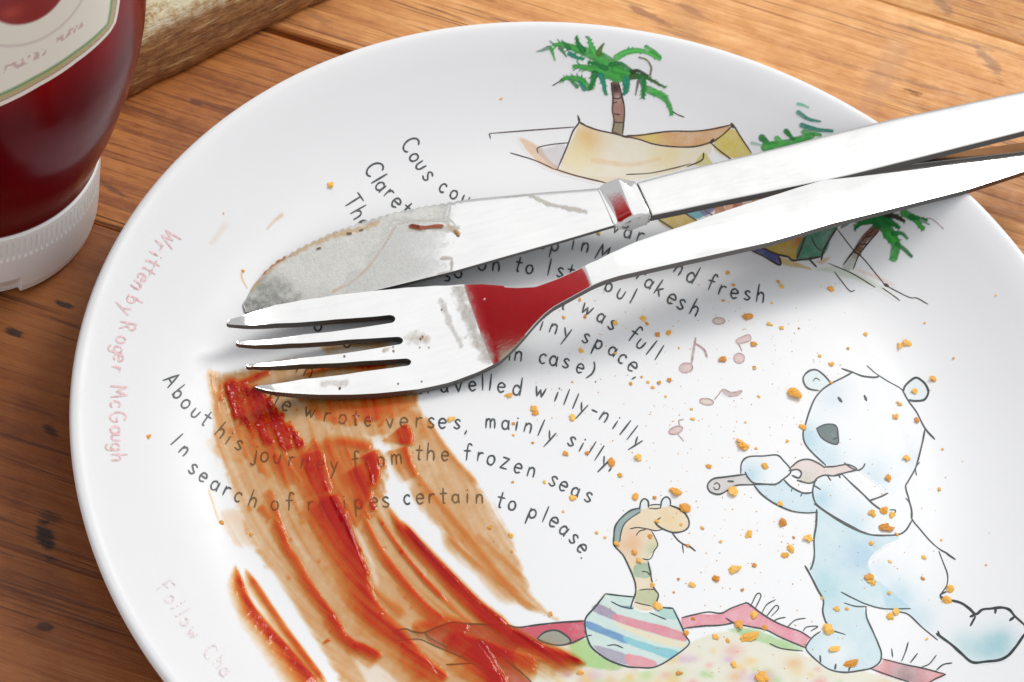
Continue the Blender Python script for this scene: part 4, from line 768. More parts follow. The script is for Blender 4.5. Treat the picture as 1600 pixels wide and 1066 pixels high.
# grease and sauce left on the blade
def kfilm(X, Y):
    col = np.ones(X.shape + (3,)) * np.array([196., 198, 192]); A = np.zeros(X.shape); H = np.zeros(X.shape)
    n1 = fbm(X / 7, Y / 7, 21); n2 = fbm(X / 2.5, Y / 2.5, 8); n3 = fbm(X / 22, Y / 22, 2)
    def lay(m, c, h=0.0):
        nonlocal col, A, H
        m = np.clip(m, 0, 1); col = col * (1 - m[..., None]) + np.array(c, float) * m[..., None]; A = np.maximum(A, m); H = H + m * h
    fade = sm(735, 610, X + (n3 - .5) * 60)
    d1 = sdist(X, Y, [(370, 500), (370, 460), (400, 425), (470, 375), (560, 340), (640, 322), (705, 315), (700, 350), (618, 352), (600, 385), (574, 421), (540, 446), (560, 470), (400, 500)]) + (n3 - .5) * 22 + (n1 - .5) * 6
    d2 = sdist(X, Y, [(380, 480), (420, 420), (520, 372), (600, 345), (660, 325), (720, 318), (700, 352), (705, 380), (690, 398), (708, 410), (700, 430), (600, 460), (400, 500)]) + (n3 - .5) * 18 + (n1 - .5) * 6
    lay(sm(-14, 22, d2) * (.34 + .34 * n2) * fade, (226, 226, 220), 1e-5); lay(sm(-5, 12, d1) * (.74 + .25 * n2), (212, 213, 207), 1.5e-5)
    lay(sm(90, 10, np.hypot(X - 415, (Y - 475) * 1.4)) * (.25 + .9 * n1), (112, 114, 108)); lay(sm(.50, .62, n3) * sm(0, 15, d1) * .5, (224, 224, 218), 2e-5); lay(sm(.52, .60, fbm(X / 5 + Y / 14, Y / 5 - X / 14, 44)) * sm(-4, 15, np.maximum(d1, d2)) * .30, (226, 224, 218), 3e-5)
    for P, wd, c, a in (([(618, 354), (600, 384), (574, 421), (545, 444), (520, 456)], 5, (204, 176, 152), .75), ([(705, 318), (700, 340), (712, 352)], 3, (190, 190, 186), .6), ([(600, 458), (660, 438), (705, 424), (706, 404), (690, 404)], 6, (196, 182, 166), .7), ([(610, 352), (650, 345), (700, 346)], 4, (206, 196, 176), .7),
                       ([(393, 452), (410, 430), (436, 407), (476, 387), (520, 368), (566, 358), (590, 348)], 10, (200, 166, 124), .85), ([(830, 306), (860, 320), (915, 331)], 8, (206, 194, 174), .65), ([(790, 308), (830, 304)], 3, (198, 196, 190), .5), ([(640, 360), (668, 356), (714, 356)], 12, (212, 206, 190), .7), ([(700, 352), (716, 366)], 9, (196, 170, 130), .8)):
        dd, tt = pline(X, Y, P); lay(sm(wd * .6, wd * .15, dd + (n1 - .5) * wd * .7) * a * (.6 + .6 * n2), c, 4e-5)
    for P, wd, c in (([(404, 434), (420, 418), (444, 402)], 6, (160, 90, 40)), ([(641, 354), (655, 357), (672, 355), (690, 354)], 6.5, (150, 66, 22)), ([(644, 353), (654, 356)], 4, (120, 36, 14)), ([(712, 362), (716, 368)], 5, (170, 120, 60)), ([(544, 366), (548, 366)], 4, (90, 70, 30)), ([(496, 390), (500, 389)], 3.5, (110, 84, 40)), ([(563, 361), (567, 360)], 3.5, (90, 74, 40))):
        dd, tt = pline(X, Y, P); lay(sm(wd * .65, wd * .3, dd + (n1 - .5) * 2.5), c, 3.5e-4)
    sp = vn(X / 2.2, Y / 2.2, 31); lay((sp > .97) * sm(0, 4, d1) * .6, (140, 120, 90))
    return col, A, H
def kin(SS, WW):
    u_ = np.interp(SS, ss, up) - .0003; l_ = np.interp(SS, ss, lo) + .0001; return sm(-.0001, .0002, u_ - WW) * sm(-.0001, .0002, WW - l_)
residue('sauce_residue', -.0004, .098, -.0062, .0188, .00022, lambda s, w: kz(s, np.clip((w - np.interp(s, ss, lo)) / (np.interp(s, ss, up) - np.interp(s, ss, lo)), 0, 1)), kin, kfilm, KF, knife)

# fork
FA = rad(31.5); FO = (-.0905, -.0048); FF = frame(FO, FA)
fork = thing('dinner_fork', 'steel four-tined fork lying beside the knife with its tines in the ketchup', 'fork', (FO[0], FO[1], 0)); fork.rotation_euler.z = FA
fz_s = np.array([-.002, 0, .004, .010, .017, .025, .035, .045, .052, .058, .0615, .0635, .090, .093, .097, .12, .15, .20, .26]); fz_z = np.array([.0147, .0138, .0122, .0108, .0096, .0088, .0086, .0086, .0089, .0097, .0106, .0114, .0246, .0254, .0257, .0244, .0238, .0240, .0240])
_zz = np.linspace(-.002, .26, 1200); _zv = smooth(np.interp(_zz, fz_s, fz_z), 9)
hw_u = tab([(0, 9.9), (6.2, 13.1), (13, 14.7), (21, 15.2), (30, 14.9), (40.1, 13.8), (48, 12.8), (54.9, 11.3), (61.7, 9.1), (66, 6.8), (69.6, 4.3), (73.5, 1.5), (77.5, -.7), (83.1, -1.5), (88, -1.7), (93.3, -1.4), (105, 1.6), (116.4, 3.5), (132, 6.0), (146, 7.9), (156.2, 9.1), (170, 10.2), (182.3, 10.7), (202.7, 9.9), (215, 9.0), (228, 8.0), (236, 5.6)])
hw_l = tab([(0, -8.4), (5.5, -10), (16.3, -12.15), (30.7, -14.7), (41.8, -16.1), (49.4, -16.3), (57.6, -15.7), (63.8, -15.0), (66, -14.3), (68.8, -13.1), (71.5, -11.7), (74.2, -10.2), (77, -8.9), (79.8, -8.2), (87.8, -7.8), (97.8, -7.3), (117.8, -6.5), (140, -6.2), (159.6, -4.5), (180, -3.9), (202, -3.1), (220, -1.2), (236, 1)])
fu = lambda s: np.interp(s, *hw_u); fl = lambda s: np.interp(s, *hw_l)
def fz(s, w):
    s = np.asarray(s, float); w = np.asarray(w, float); u_ = fu(s); l_ = fl(s); q = np.clip((w - l_) / (u_ - l_) * 2 - 1, -1.1, 1.1)
    head = sm(.062, .045, s); dish = -.0008 * head * (1 - q * q); crown = -.00015 * sm(.085, .10, s) * np.abs(q) ** 2.2
    roll = .105 * np.clip((.15 - s) / .06, 0, 1) * (w + .002)      # one side of the head rides on the knife
    return np.interp(s, _zz, _zv) + dish + crown + roll
tines = [(tab([(-1.1, 10.1), (-.4, 10.9), (6.2, 13.1), (13, 14.7), (21, 15.2), (30, 14.9), (41.3, 13.7)]), tab([(-1.1, 9.9), (-.6, 9.6), (.6, 9.6), (11.7, 9.7), (26.7, 8.5), (37.8, 6.9), (41.3, 6.5)])),
         (tab([(-.2, 4.9), (.5, 5.35), (6.5, 5.5), (18, 5.79), (33, 4.77), (41.3, 4.25)]), tab([(-.2, 4.7), (.3, 4.25), (1.2, 4.2), (13.6, 3.69), (28.5, 2.2), (39.5, .38), (41.3, .05)])),
         (tab([(.5, -1.8), (1.2, -1.4), (4.5, -1.03), (16, -.72), (31, -1.64), (41.3, -2.15)]), tab([(.5, -2.0), (1.0, -2.3), (2.4, -2.1), (15.4, -2.66), (30.2, -4.61), (41.3, -6.5)])),
         (tab([(.7, -8.3), (2.4, -7.82), (14.1, -6.96), (29.2, -7.58), (41.3, -8.65)]), tab([(.7, -8.5), (1.6, -8.9), (5.5, -10), (16.3, -12.15), (30.7, -14.7), (41.3, -16.05)]))]
def build_fork():
    n = 6; rows = []; V = []; F = []; key = {}
    TH = lambda s, w: .0021 - .0007 * sm(.012, .0, np.asarray(s, float))
    def vert(k, s, w, z):
        if k not in key: key[k] = len(V); V.append((s, w, z))
        return key[k]
    tr = [np.r_[np.linspace(0, .06, 5), np.linspace(.1, 1, 36)] for _ in range(4)]
    def put(k, s, w):
        z = float(fz(s, w)); th_ = float(TH(s, w)); return vert((k, 't'), s, w, z), vert((k, 'b'), s, w, z - th_)
    ends = []
    for ti, ((a_s, a_w), (b_s, b_w)) in enumerate(tines):
        s0 = a_s[0]; S_ = s0 + (.0413 - s0) * tr[ti]; grid = []
        for i, s in enumerate(S_):
            wu = np.interp(s, a_s, a_w); wl = np.interp(s, b_s, b_w); grid.append([put((ti, i, j), s, wl + (wu - wl) * j / (n - 1)) for j in range(n)])
        for i in range(len(S_) - 1):
            for j in range(n - 1):
                a, b_, c, d = grid[i][j], grid[i + 1][j], grid[i + 1][j + 1], grid[i][j + 1]
                F.append((a[0], b_[0], c[0], d[0])); F.append((a[1], d[1], c[1], b_[1]))
            a, b_ = grid[i][0], grid[i + 1][0]; F.append((a[0], a[1], b_[1], b_[0])); a, b_ = grid[i][-1], grid[i + 1][-1]; F.append((a[0], b_[0], b_[1], a[1]))
        for j in range(n - 1): a, b_ = grid[0][j], grid[0][j + 1]; F.append((a[0], b_[0], b_[1], a[1]))
        ends.append(grid[-1])
    # root row (s = 41.3), then the rounded ends of the gaps, then the body
    order = [3, 2, 1, 0]; prev = ends
    for step, (s, kf) in enumerate(((.0419, .80), (.0423, .45), (.0425, .06))):
        cur = [None] * 4
        for q, ti in enumerate(order):
            (a_s, a_w), (b_s, b_w) = tines[ti]; wu, wl = a_w[-1], b_w[-1]
            if q < 3: nx = tines[order[q + 1]][1][1][-1]; mid = (wu + nx) / 2; wu = mid + (wu - mid) * kf
            else: wu = float(fu(s))
            if q > 0: pv = tines[order[q - 1]][0][1][-1]; mid = (b_w[-1] + pv) / 2; wl = mid + (b_w[-1] - mid) * kf
            else: wl = float(fl(s))
            cur[ti] = [put((ti, 'r', step, j), s, wl + (wu - wl) * j / (n - 1)) for j in range(n)]
        for ti in range(4):
            for j in range(n - 1):
                a, b_, c, d = prev[ti][j], cur[ti][j], cur[ti][j + 1], prev[ti][j + 1]; F.append((a[0], b_[0], c[0], d[0])); F.append((a[1], d[1], c[1], b_[1]))
            a, b_ = prev[ti][0], cur[ti][0]; F.append((a[0], a[1], b_[1], b_[0])); a, b_ = prev[ti][-1], cur[ti][-1]; F.append((a[0], b_[0], b_[1], a[1]))
        prev = cur
    row = [v for ti in order for v in prev[ti]]
    # close the ends of the gaps
    for q in range(3): a, b_ = prev[order[q]][-1], prev[order[q + 1]][0]; F.append((a[0], b_[0], b_[1], a[1]))
    w_row = np.array([V[v[0]][1] for v in row]); frac0 = (w_row - w_row[0]) / (w_row[-1] - w_row[0]); fr_even = np.linspace(0, 1, len(row))
    S_ = np.r_[np.linspace(.0432, .10, 86), np.linspace(.1015, .236, 70)]
    for i, s in enumerate(S_):
        k = min(1, (s - .0425) / .008); fr_ = frac0 * (1 - k) + fr_even * k; wl, wu = float(fl(s)), float(fu(s))
        cur = [put(('b', i, j), s, wl + (wu - wl) * f_) for j, f_ in enumerate(fr_)]
        for j in range(len(row) - 1):
            a, b_, c, d = row[j], cur[j], cur[j + 1], row[j + 1]; F.append((a[0], b_[0], c[0], d[0])); F.append((a[1], d[1], c[1], b_[1]))
        a, b_ = row[0], cur[0]; F.append((a[0], a[1], b_[1], b_[0])); a, b_ = row[-1], cur[-1]; F.append((a[0], b_[0], b_[1], a[1])); row = cur
    for j in range(len(row) - 1): a, b_ = row[j], row[j + 1]; F.append((a[0], a[1], b_[1], b_[0]))
    o = mesh_obj('fork_body', V, F, steel_mat('fork_steel', .07), fork); dark_edges(o)
    bmesh = __import__('bmesh'); bm = bmesh.new(); bm.from_mesh(o.data); bmesh.ops.recalc_face_normals(bm, faces=bm.faces); bm.to_mesh(o.data); bm.free()
    md = o.modifiers.new('bevel', 'BEVEL'); md.width = .00028; md.segments = 2; md.limit_method = 'ANGLE'; md.angle_limit = rad(50); o.modifiers.new('wn', 'WEIGHTED_NORMAL')
build_fork()
def ffilm(X, Y):
    col = np.ones(X.shape + (3,)) * np.array([206., 196, 184]); A = np.zeros(X.shape); H = np.zeros(X.shape); n1 = fbm(X / 11, Y / 11, 41); n2 = fbm(X / 3.2, Y / 3.2, 18)
    def lay(m, c, h=0.0):
        nonlocal col, A, H
        m = np.clip(m, 0, 1); col = col * (1 - m[..., None]) + np.array(c, float) * m[..., None]; A = np.maximum(A, m); H = H + m * h
    for P, wd, c, a in (([(716, 446), (726, 480), (740, 520), (762, 556)], 22, (196, 184, 170), .5), ([(640, 530), (662, 530)], 16, (226, 200, 160), .5), ([(505, 600), (540, 598)], 10, (220, 180, 150), .35), ([(612, 540), (600, 548)], 6, (210, 170, 110), .6), ([(690, 470), (700, 500), (720, 540)], 10, (214, 210, 204), .4)):
        dd, tt = pline(X, Y, P); lay(sm(wd * .7, wd * .1, dd + (n1 - .5) * wd) * a * (.4 + n2), c, 2e-5)
    for p, r_, c in (((531, 607), 2.8, (40, 24, 16)), ((538, 557), 2.6, (110, 90, 70)), ((660, 527), 3.2, (150, 84, 30)), ((657, 530), 2.4, (120, 60, 20)), ((614, 541), 3, (150, 110, 60)), ((615, 549), 2.4, (140, 110, 60)), ((622, 600), 2, (80, 70, 60)), ((659, 596), 1.8, (80, 70, 60)), ((690, 484), 2, (120, 110, 100)), ((757, 468), 1.8, (240, 220, 215)), ((656, 543), 1.6, (130, 120, 110)), ((670, 543), 1.6, (130, 120, 110))):
        lay(sm(r_, r_ * .4, np.hypot(X - p[0], Y - p[1]) + (n2 - .5) * 2), c, 2.5e-4)
    return col, A, H
def fin(SS, WW):
    u_ = fu(SS) - .0004; l_ = fl(SS) + .0004; m_ = sm(-.0001, .0002, u_ - WW) * sm(-.0001, .0002, WW - l_)
    tm = np.zeros(SS.shape)
    for (a_s, a_w), (b_s, b_w) in tines: tm = np.maximum(tm, ((WW < np.interp(SS, a_s, a_w) - .0003) & (WW > np.interp(SS, b_s, b_w) + .0003)))
    return m_ * np.where(SS < .043, tm, 1)
residue('sauce_residue', .004, .074, -.018, .016, .00025, lambda s, w: fz(s, w), fin, ffilm, FF, fork)
# ------------------------------------------------------------------ the ketchup smeared over the plate
def ketchup():
    step = 1.5; xs = np.arange(312, 935, step); ys = np.arange(515, 1190, step); X, Y = np.meshgrid(xs, ys)
    fy = [500, 600, 650, 700, 750, 800, 850, 900, 950, 1000, 1050, 1100, 1200]; fx = [520, 530, 542, 560, 582, 608, 640, 682, 735, 800, 880, 960, 1120]
    a = X - np.interp(Y, fy, fx) * .92; drag = fbm(a / 5.0, Y / 120, 51, 4); drag2 = vn(a / 2.2, Y / 70, 77); n1 = fbm(X / 8, Y / 8, 61); n2 = fbm(X / 26, Y / 26, 71); sp = vn(X / 3.2, Y / 3.2, 91)
    T = np.zeros(X.shape); RID = np.zeros(X.shape)
    def film(P, v, soft=11, wob=7):
        nonlocal T
        d = sdist(X, Y, catmull(P, 5, True)) + (n1 - .5) * wob; m = sm(-soft * .5, soft, d) * np.clip(1 + (drag - .5) * 3.2 * np.exp(-np.maximum(d, 0) / 14), 0, 2) * (1 + .25 * np.exp(-((d - 6) / 6) ** 2)) * (.82 + .36 * fbm(X / 16, Y / 30, 141)); T = np.maximum(T, m * v)
    def streak(P, w0, w1, v0, v1=None, soft=.45, ragged=.5, left=2.1, right=.55):
        """a dragged ridge: crisp on its right side, thinning out slowly on its left"""
        nonlocal T, RID
        v1 = v0 if v1 is None else v1; C = catmull(P, 6); dd, t_ = pline(X, Y, C); w_ = (w0 + (w1 - w0) * t_) / 2 * (1 + (n1 - .5) * ragged * .5 + (drag - .5) * ragged * .6)
        w_ = w_ * np.clip(np.sqrt(np.minimum(t_, 1 - t_) * 9 + .04), .2, 1)
        cx = np.interp(Y, C[:, 1], C[:, 0]) if C[-1, 1] - C[0, 1] > 25 else None
        side = np.where(X > cx, right, left) if cx is not None else 1.0
        e = np.maximum(dd - w_ * .12, 0) / (w_ * side + .8); m = np.exp(-e ** 1.6 * 1.1) * (v0 + (v1 - v0) * t_) * np.clip(np.minimum(t_ * 9 + .12, (1 - t_) * 9 + .12), 0, 1)
        if cx is not None: RID = np.maximum(RID, np.exp(-((np.where(X > cx, dd, -dd) - w_ * right * .9) / 1.7) ** 2) * np.minimum(1, v0) * sm(0, .08, t_) * sm(1, .92, t_) * (.35 + .9 * vn(t_ * 7 + w0, t_ * 0 + v0 * 9, 13)))
        T = np.where(m > T, m + .15 * T * np.exp(-m * 2), T + .22 * m * np.exp(-T * 2))
    # thin films wiped out by the fork
    film([(322, 578), (350, 583), (420, 570), (470, 560), (600, 560), (640, 590), (648, 620), (665, 655), (690, 690), (712, 715), (752, 760), (798, 832), (812, 872), (833, 932), (872, 968), (840, 962), (780, 918), (710, 850), (655, 792), (632, 740), (612, 700), (585, 690), (520, 700), (470, 740), (345, 720), (338, 677), (327, 622)], .175)
    film([(340, 670), (470, 690), (540, 740), (600, 775), (640, 850), (700, 915), (770, 965), (840, 1010), (905, 1034), (860, 1040), (800, 1035), (830, 1150), (780, 1185), (680, 1190), (600, 1160), (520, 1045), (480, 985), (440, 925), (405, 870), (375, 810), (352, 730)], .175, 14, 10)
    film([(345, 800), (400, 800), (430, 860), (400, 860), (362, 850)], .07, 22, 8)
    wipe = lambda P, k, soft=5: sm(-soft, soft, sdist(X, Y, catmull(P, 5, True)) + (n1 - .5) * 6) * k
    T *= 1 - wipe([(600, 712), (612, 705), (632, 748), (652, 802), (705, 858), (785, 925), (866, 968), (850, 975), (775, 938), (695, 872), (628, 806), (599, 762)], .93, 4)
    T *= 1 - wipe([(558, 686), (590, 680), (618, 683), (600, 692), (565, 694)], .92, 4)
    T *= 1 - wipe([(700, 1110), (640, 1020), (560, 1060), (560, 1010), (600, 1030), (575, 1110)], .0)
    T *= 1 - wipe([(545, 806), (556, 818), (580, 870), (592, 915), (575, 900), (560, 868), (548, 830)], .6, 3)
    T *= 1 - wipe([(425, 890), (470, 960), (520, 1050), (505, 1060), (455, 975), (415, 905)], .8, 6)
    T *= 1 - wipe([(556, 1026), (600, 1046), (640, 1090), (590, 1090), (566, 1056)], .75, 4)
    # stronger film towards the right edge
    for P, w0, w1, v in (([(638, 690), (642, 722), (664, 758), (704, 805), (748, 858), (786, 905), (826, 940)], 10, 16, .40), ([(664, 650), (700, 706), (748, 760)], 7, 9, .36), ([(690, 830), (736, 872), (800, 925), (850, 958)], 10, 5, .36), ([(740, 830), (770, 858), (820, 905)], 16, 8, .32), ([(620, 640), (650, 650), (668, 690)], 22, 14, .32)): streak(P, w0, w1, v)
    # pooled, dark ketchup
    film([(344, 594), (380, 604), (412, 606), (436, 640), (474, 694), (440, 706), (400, 690), (362, 650), (346, 625)], .78, 10, 16)
    film([(352, 640), (420, 690), (480, 700), (500, 760), (450, 760), (380, 720)], .34, 14, 16); film([(470, 606), (560, 618), (640, 612), (650, 640), (600, 662), (540, 668), (480, 650)], .42, 12, 14); film([(480, 690), (560, 700), (600, 720), (590, 800), (540, 830), (500, 780)], .46, 16, 14)
    streak([(348, 592), (378, 606), (400, 622), (432, 660), (450, 700)], 22, 44, .95, .72, left=.7); streak([(345, 592), (338, 640), (350, 680)], 10, 16, .26, left=.6); streak([(372, 602), (400, 590), (424, 580)], 12, 9, .9, .7, left=.6); streak([(402, 640), (420, 680), (440, 720), (470, 760)], 46, 26, .75, .45)
    streak([(480, 600), (540, 610), (600, 622), (640, 630)], 26, 34, .62, .55); streak([(500, 625), (560, 640), (620, 640)], 34, 30, .55, .62); streak([(470, 588), (520, 572), (575, 572), (612, 566)], 14, 14, .6, .95); streak([(545, 535), (575, 533), (596, 534)], 9, 7, .75); streak([(610, 545), (560, 530), (500, 545)], 22, 20, .25)
    streak([(628, 664), (638, 680), (636, 698)], 20, 26, 1.15, 1.05); streak([(632, 695), (640, 725), (652, 748)], 18, 10, .75, .5); streak([(500, 694), (540, 692), (584, 702)], 22, 18, .5, .8)
    streak([(580, 703), (588, 730), (584, 750), (572, 765)], 22, 26, 1.3, 1.0); streak([(560, 722), (572, 750), (572, 775), (560, 800)], 44, 22, 1.05, .7); streak([(490, 700), (500, 740), (512, 775)], 46, 34, .75, .95); streak([(470, 690), (478, 740)], 34, 20, .5)
    streak([(497, 748), (508, 780), (526, 812), (546, 858), (566, 905), (580, 940), (598, 965), (626, 992), (655, 1028), (690, 1078)], 40, 26, 1.12, .8); streak([(532, 795), (548, 840), (566, 884), (576, 910)], 24, 18, 1.35, 1.0); streak([(512, 775), (530, 800), (545, 830)], 44, 30, 1.15, 1.1)
    streak([(605, 790), (628, 826), (650, 852), (697, 899), (748, 950), (792, 985), (838, 1010), (915, 1037)], 9, 20, 1.0, 1.15, .35, .3); streak([(622, 812), (660, 855), (700, 896), (750, 946), (800, 984)], 12, 14, 1.15, 1.2, .4, .3); streak([(790, 985), (850, 1014), (914, 1037)], 22, 5, 1.3, 1.2, .4, .3)
    streak([(564, 800), (596, 860), (636, 914), (668, 950), (706, 980)], 9, 16, .72, .85, .45, .4); streak([(586, 800), (620, 850), (660, 900), (700, 942)], 5, 7, .5, .55); streak([(545, 850), (566, 900), (600, 935), (640, 965)], 6, 22, .4, .5)
    streak([(368, 885), (378, 918), (396, 955), (436, 1002), (474, 1046), (500, 1078)], 8, 20, .95, 1.05, .35, .3); streak([(384, 890), (405, 922), (440, 974), (463, 1006), (512, 1072)], 7, 8, .7, .8, .4, .4)
    streak([(424, 800), (438, 830), (452, 860), (464, 876), (482, 908), (510, 950), (528, 975), (540, 1004)], 12, 16, .72, .82); streak([(405, 790), (425, 812)], 20, 14, .55); streak([(420, 760), (432, 800), (450, 850)], 16, 10, .5, .6); streak([(510, 955), (530, 985), (552, 1005), (570, 1012), (600, 1028)], 14, 14, .78, 1.05)
    streak([(640, 985), (690, 975), (735, 990)], 26, 30, .62, .7); streak([(695, 985), (740, 1005), (790, 1020), (850, 1036)], 30, 22, 1.05, .7); streak([(735, 1000), (765, 1040), (790, 1085)], 40, 34, 1.1, 1.0); streak([(625, 1010), (660, 1030), (700, 1065)], 22, 30, .8, .85); streak([(720, 1040), (760, 1060), (800, 1062)], 26, 20, .6, .55); streak([(800, 1010), (830, 1020)], 16, 10, .55)
    rs = random.Random(8); base_ = T.copy()
    for k in range(70):                                             # fine drag lines left by the tines
        y0 = rs.uniform(640, 980); L_ = rs.uniform(50, 190); o_ = rs.uniform(-190, 95); yy = np.linspace(y0, min(y0 + L_, 1090), 7); xx = np.interp(yy, fy, fx) + o_ * (.75 + (yy - 600) / 1400)
        dd, t_ = pline(X, Y, np.c_[xx, yy]); wl = rs.uniform(1.0, 3.6); T = T + rs.uniform(-.10, .22) * np.exp(-(dd / wl) ** 2) * np.sin(np.pi * np.clip(t_, 0, 1)) ** .6 * sm(.05, .14, base_)
    T = np.maximum(T, 0)
    streak([(510, 1000), (512, 1004)], 12, 12, .85); streak([(542, 904), (543, 905)], 9, 9, .7); streak([(572, 966), (573, 968)], 9, 9, .6); streak([(388, 790), (392, 800)], 8, 8, .4)
    for k in range(60):
        x, y = random.uniform(380, 700), random.uniform(640, 1060); T = T + .28 * np.exp(-((X - x) ** 2 + (Y - y) ** 2) / random.uniform(2, 9)) * (T > .12)
    # drag marks and pulp
    pulp = sm(120, 30, np.hypot((X - 420) * .8, Y - 640)); T = T * (1 + pulp * (fbm((X + Y * .4) / 9, (Y - X * .4) / 4.5, 99) - .5) * .6)
    T0 = T.copy()
    T = T * (.84 + .32 * drag + (drag - .5) * np.clip(T - .3, 0, .6)) * (.92 + .16 * drag2) * (.85 + .3 * n2) + np.where(T > .10, (sp - .5) * .03 + (n1 - .5) * .06, 0); T = np.clip(T, 0, 1.6) * sm(0, .05, T0) * sm(312, 326, X) * sm(516, 526, Y) * sm(1180, 1120, Y + (drag - .5) * 60)
    H = 5e-5 + pulp * np.minimum(1, T0 * 2) * 2.0e-4 * fbm((X + Y * .4) / 8, (Y - X * .4) / 5, 98) * .45 + 1.0e-4 * np.minimum(T0, .5) + 5.0e-4 * np.clip(T0 - .35, 0, 1.2) ** 1.3 * (.8 + .4 * n2) + np.where(T0 > .3, (n1 - .5) * 6e-5, 0) + (drag - .5) * 5e-5 * np.minimum(1, T0 * 3) + 2.6e-4 * RID * np.clip((T0 - .2) * 3, 0, 1)
    q = np.maximum.reduce([T[:-1, :-1], T[1:, :-1], T[:-1, 1:], T[1:, 1:]]) > .012; u = np.zeros(T.shape, bool); u[:-1, :-1] |= q; u[1:, :-1] |= q; u[:-1, 1:] |= q; u[1:, 1:] |= q
    idx = -np.ones(T.shape, int); idx[u] = np.arange(u.sum()); P = onplate(X[u], Y[u], np.maximum(H[u], 4e-5) + 9e-5); jj, ii = np.nonzero(q)
    # a film that filters what lies under it, growing opaque where it pools
    m, t, b = M('ketchup'); a_ = N(t, 'ShaderNodeAttribute', attribute_name='T'); f = math_(t, 'DIVIDE', a_.outputs['Fac'], 1.6)
    tint = ramp(t, f, [(x / 1.6, (math.exp(-.01 * x), math.exp(-1.25 * x), math.exp(-3.0 * x))) for x in (0, .1, .2, .35, .5, .7, 1.0, 1.6)])
    body = ramp(t, f, [(.03, (1.0, .66, .38)), (.12, (.96, .52, .22)), (.22, (.92, .33, .07)), (.40, (.78, .10, .012)), (.60, (.56, .014, .004)), (.9, (.30, .002, .005))])
    t.links.new(body, b.inputs['Base Color']); b.inputs['Roughness'].default_value = .2; b.inputs['Specular IOR Level'].default_value = 0.0; b.inputs['Subsurface Weight'].default_value = 0.0
    tr = N(t, 'ShaderNodeBsdfTransparent'); t.links.new(tint, tr.inputs[0]); mx = N(t, 'ShaderNodeMixShader'); t.links.new(ramp(t, f, [(.0, (0,) * 3), (.05, (.08,) * 3), (.11, (.13,) * 3), (.25, (.15,) * 3), (.42, (.32,) * 3), (.60, (.62,) * 3), (.85, (.93,) * 3)]), mx.inputs[0])
    t.links.new(tr.outputs[0], mx.inputs[1]); t.links.new(b.outputs[0], mx.inputs[2])
    gl = N(t, 'ShaderNodeBsdfGlossy'); gl.inputs['Roughness'].default_value = .10; fr = N(t, 'ShaderNodeFresnel'); fr.inputs['IOR'].default_value = 1.30; mx2 = N(t, 'ShaderNodeMixShader')
    t.links.new(math_(t, 'MULTIPLY', fr.outputs[0], ramp(t, f, [(.0, (0,) * 3), (.12, (.8,) * 3), (.3, (1,) * 3)])), mx2.inputs[0]); t.links.new(mx.outputs[0], mx2.inputs[1]); t.links.new(gl.outputs[0], mx2.inputs[2]); t.links.new(mx2.outputs[0], t.nodes['Material Output'].inputs[0])
    bn = N(t, 'ShaderNodeBump'); bn.inputs['Strength'].default_value = .25; bn.inputs['Distance'].default_value = .0002; t.links.new(noise(t, (1, 1, 1), 700, 3, .5, rnd=False), bn.inputs['Height'])
    for k in (b.inputs['Normal'], gl.inputs['Normal'], fr.inputs['Normal']): t.links.new(bn.outputs[0], k)
    o = mesh_obj('ketchup_smear', P, np.stack([idx[jj + 1, ii], idx[jj + 1, ii + 1], idx[jj, ii + 1], idx[jj, ii]], -1), m); add_attr(o, 'T', T[u], 'FLOAT')
    tag(o, 'streaky red and orange ketchup smear wiped across the lower left of the plate', 'ketchup')
ketchup()
def fleck(P, w0, w1, v, lb):
    C = catmull(P, 8); x0, y0 = C.min(0) - 14; x1, y1 = C.max(0) + 14; X, Y = np.meshgrid(np.arange(x0, x1, 1.0), np.arange(y0, y1, 1.0)); d, t_ = pline(X, Y, C); n1 = fbm(X / 5, Y / 5, 17)
    w_ = (w0 + (w1 - w0) * t_) / 2; T = v * np.exp(-(d / w_) ** 2 * (1.2 + n1)) * (.5 + n1); h, w = X.shape; idx = np.arange(h * w).reshape(h, w); q = np.maximum(T[:-1, :-1], T[1:, 1:]) > .006; jj, ii = np.nonzero(q)
    use = np.unique(np.r_[idx[jj, ii], idx[jj + 1, ii], idx[jj, ii + 1], idx[jj + 1, ii + 1]]); re_ = -np.ones(h * w, int); re_[use] = np.arange(len(use))
    o = mesh_obj('sauce_fleck', onplate(X.ravel()[use], Y.ravel()[use], 8e-5 + 2e-4 * T.ravel()[use]), np.stack([re_[idx[jj + 1, ii]], re_[idx[jj + 1, ii + 1]], re_[idx[jj, ii + 1]], re_[idx[jj, ii]]], -1), bpy.data.materials['ketchup']); add_attr(o, 'T', T.ravel()[use], 'FLOAT')
    tag(o, lb, 'sauce fleck')
fleck([(440, 336), (428, 346), (417, 358)], 9, 4, .075, 'pale tan sauce fleck on the plate above and left of the knife tip')
fleck([(378, 422), (378, 434), (386, 450)], 4, 3, .14, 'thin pinkish sauce trail running from a dot to the knife tip')
fleck([(326, 766), (334, 790), (341, 812)], 4, 4, .12, 'thin pink sauce trail below the word search beside the ketchup smear')
fleck([(352, 352), (340, 368), (330, 380)], 14, 10, .03, 'faint cream grease smudge on the left wall of the plate')

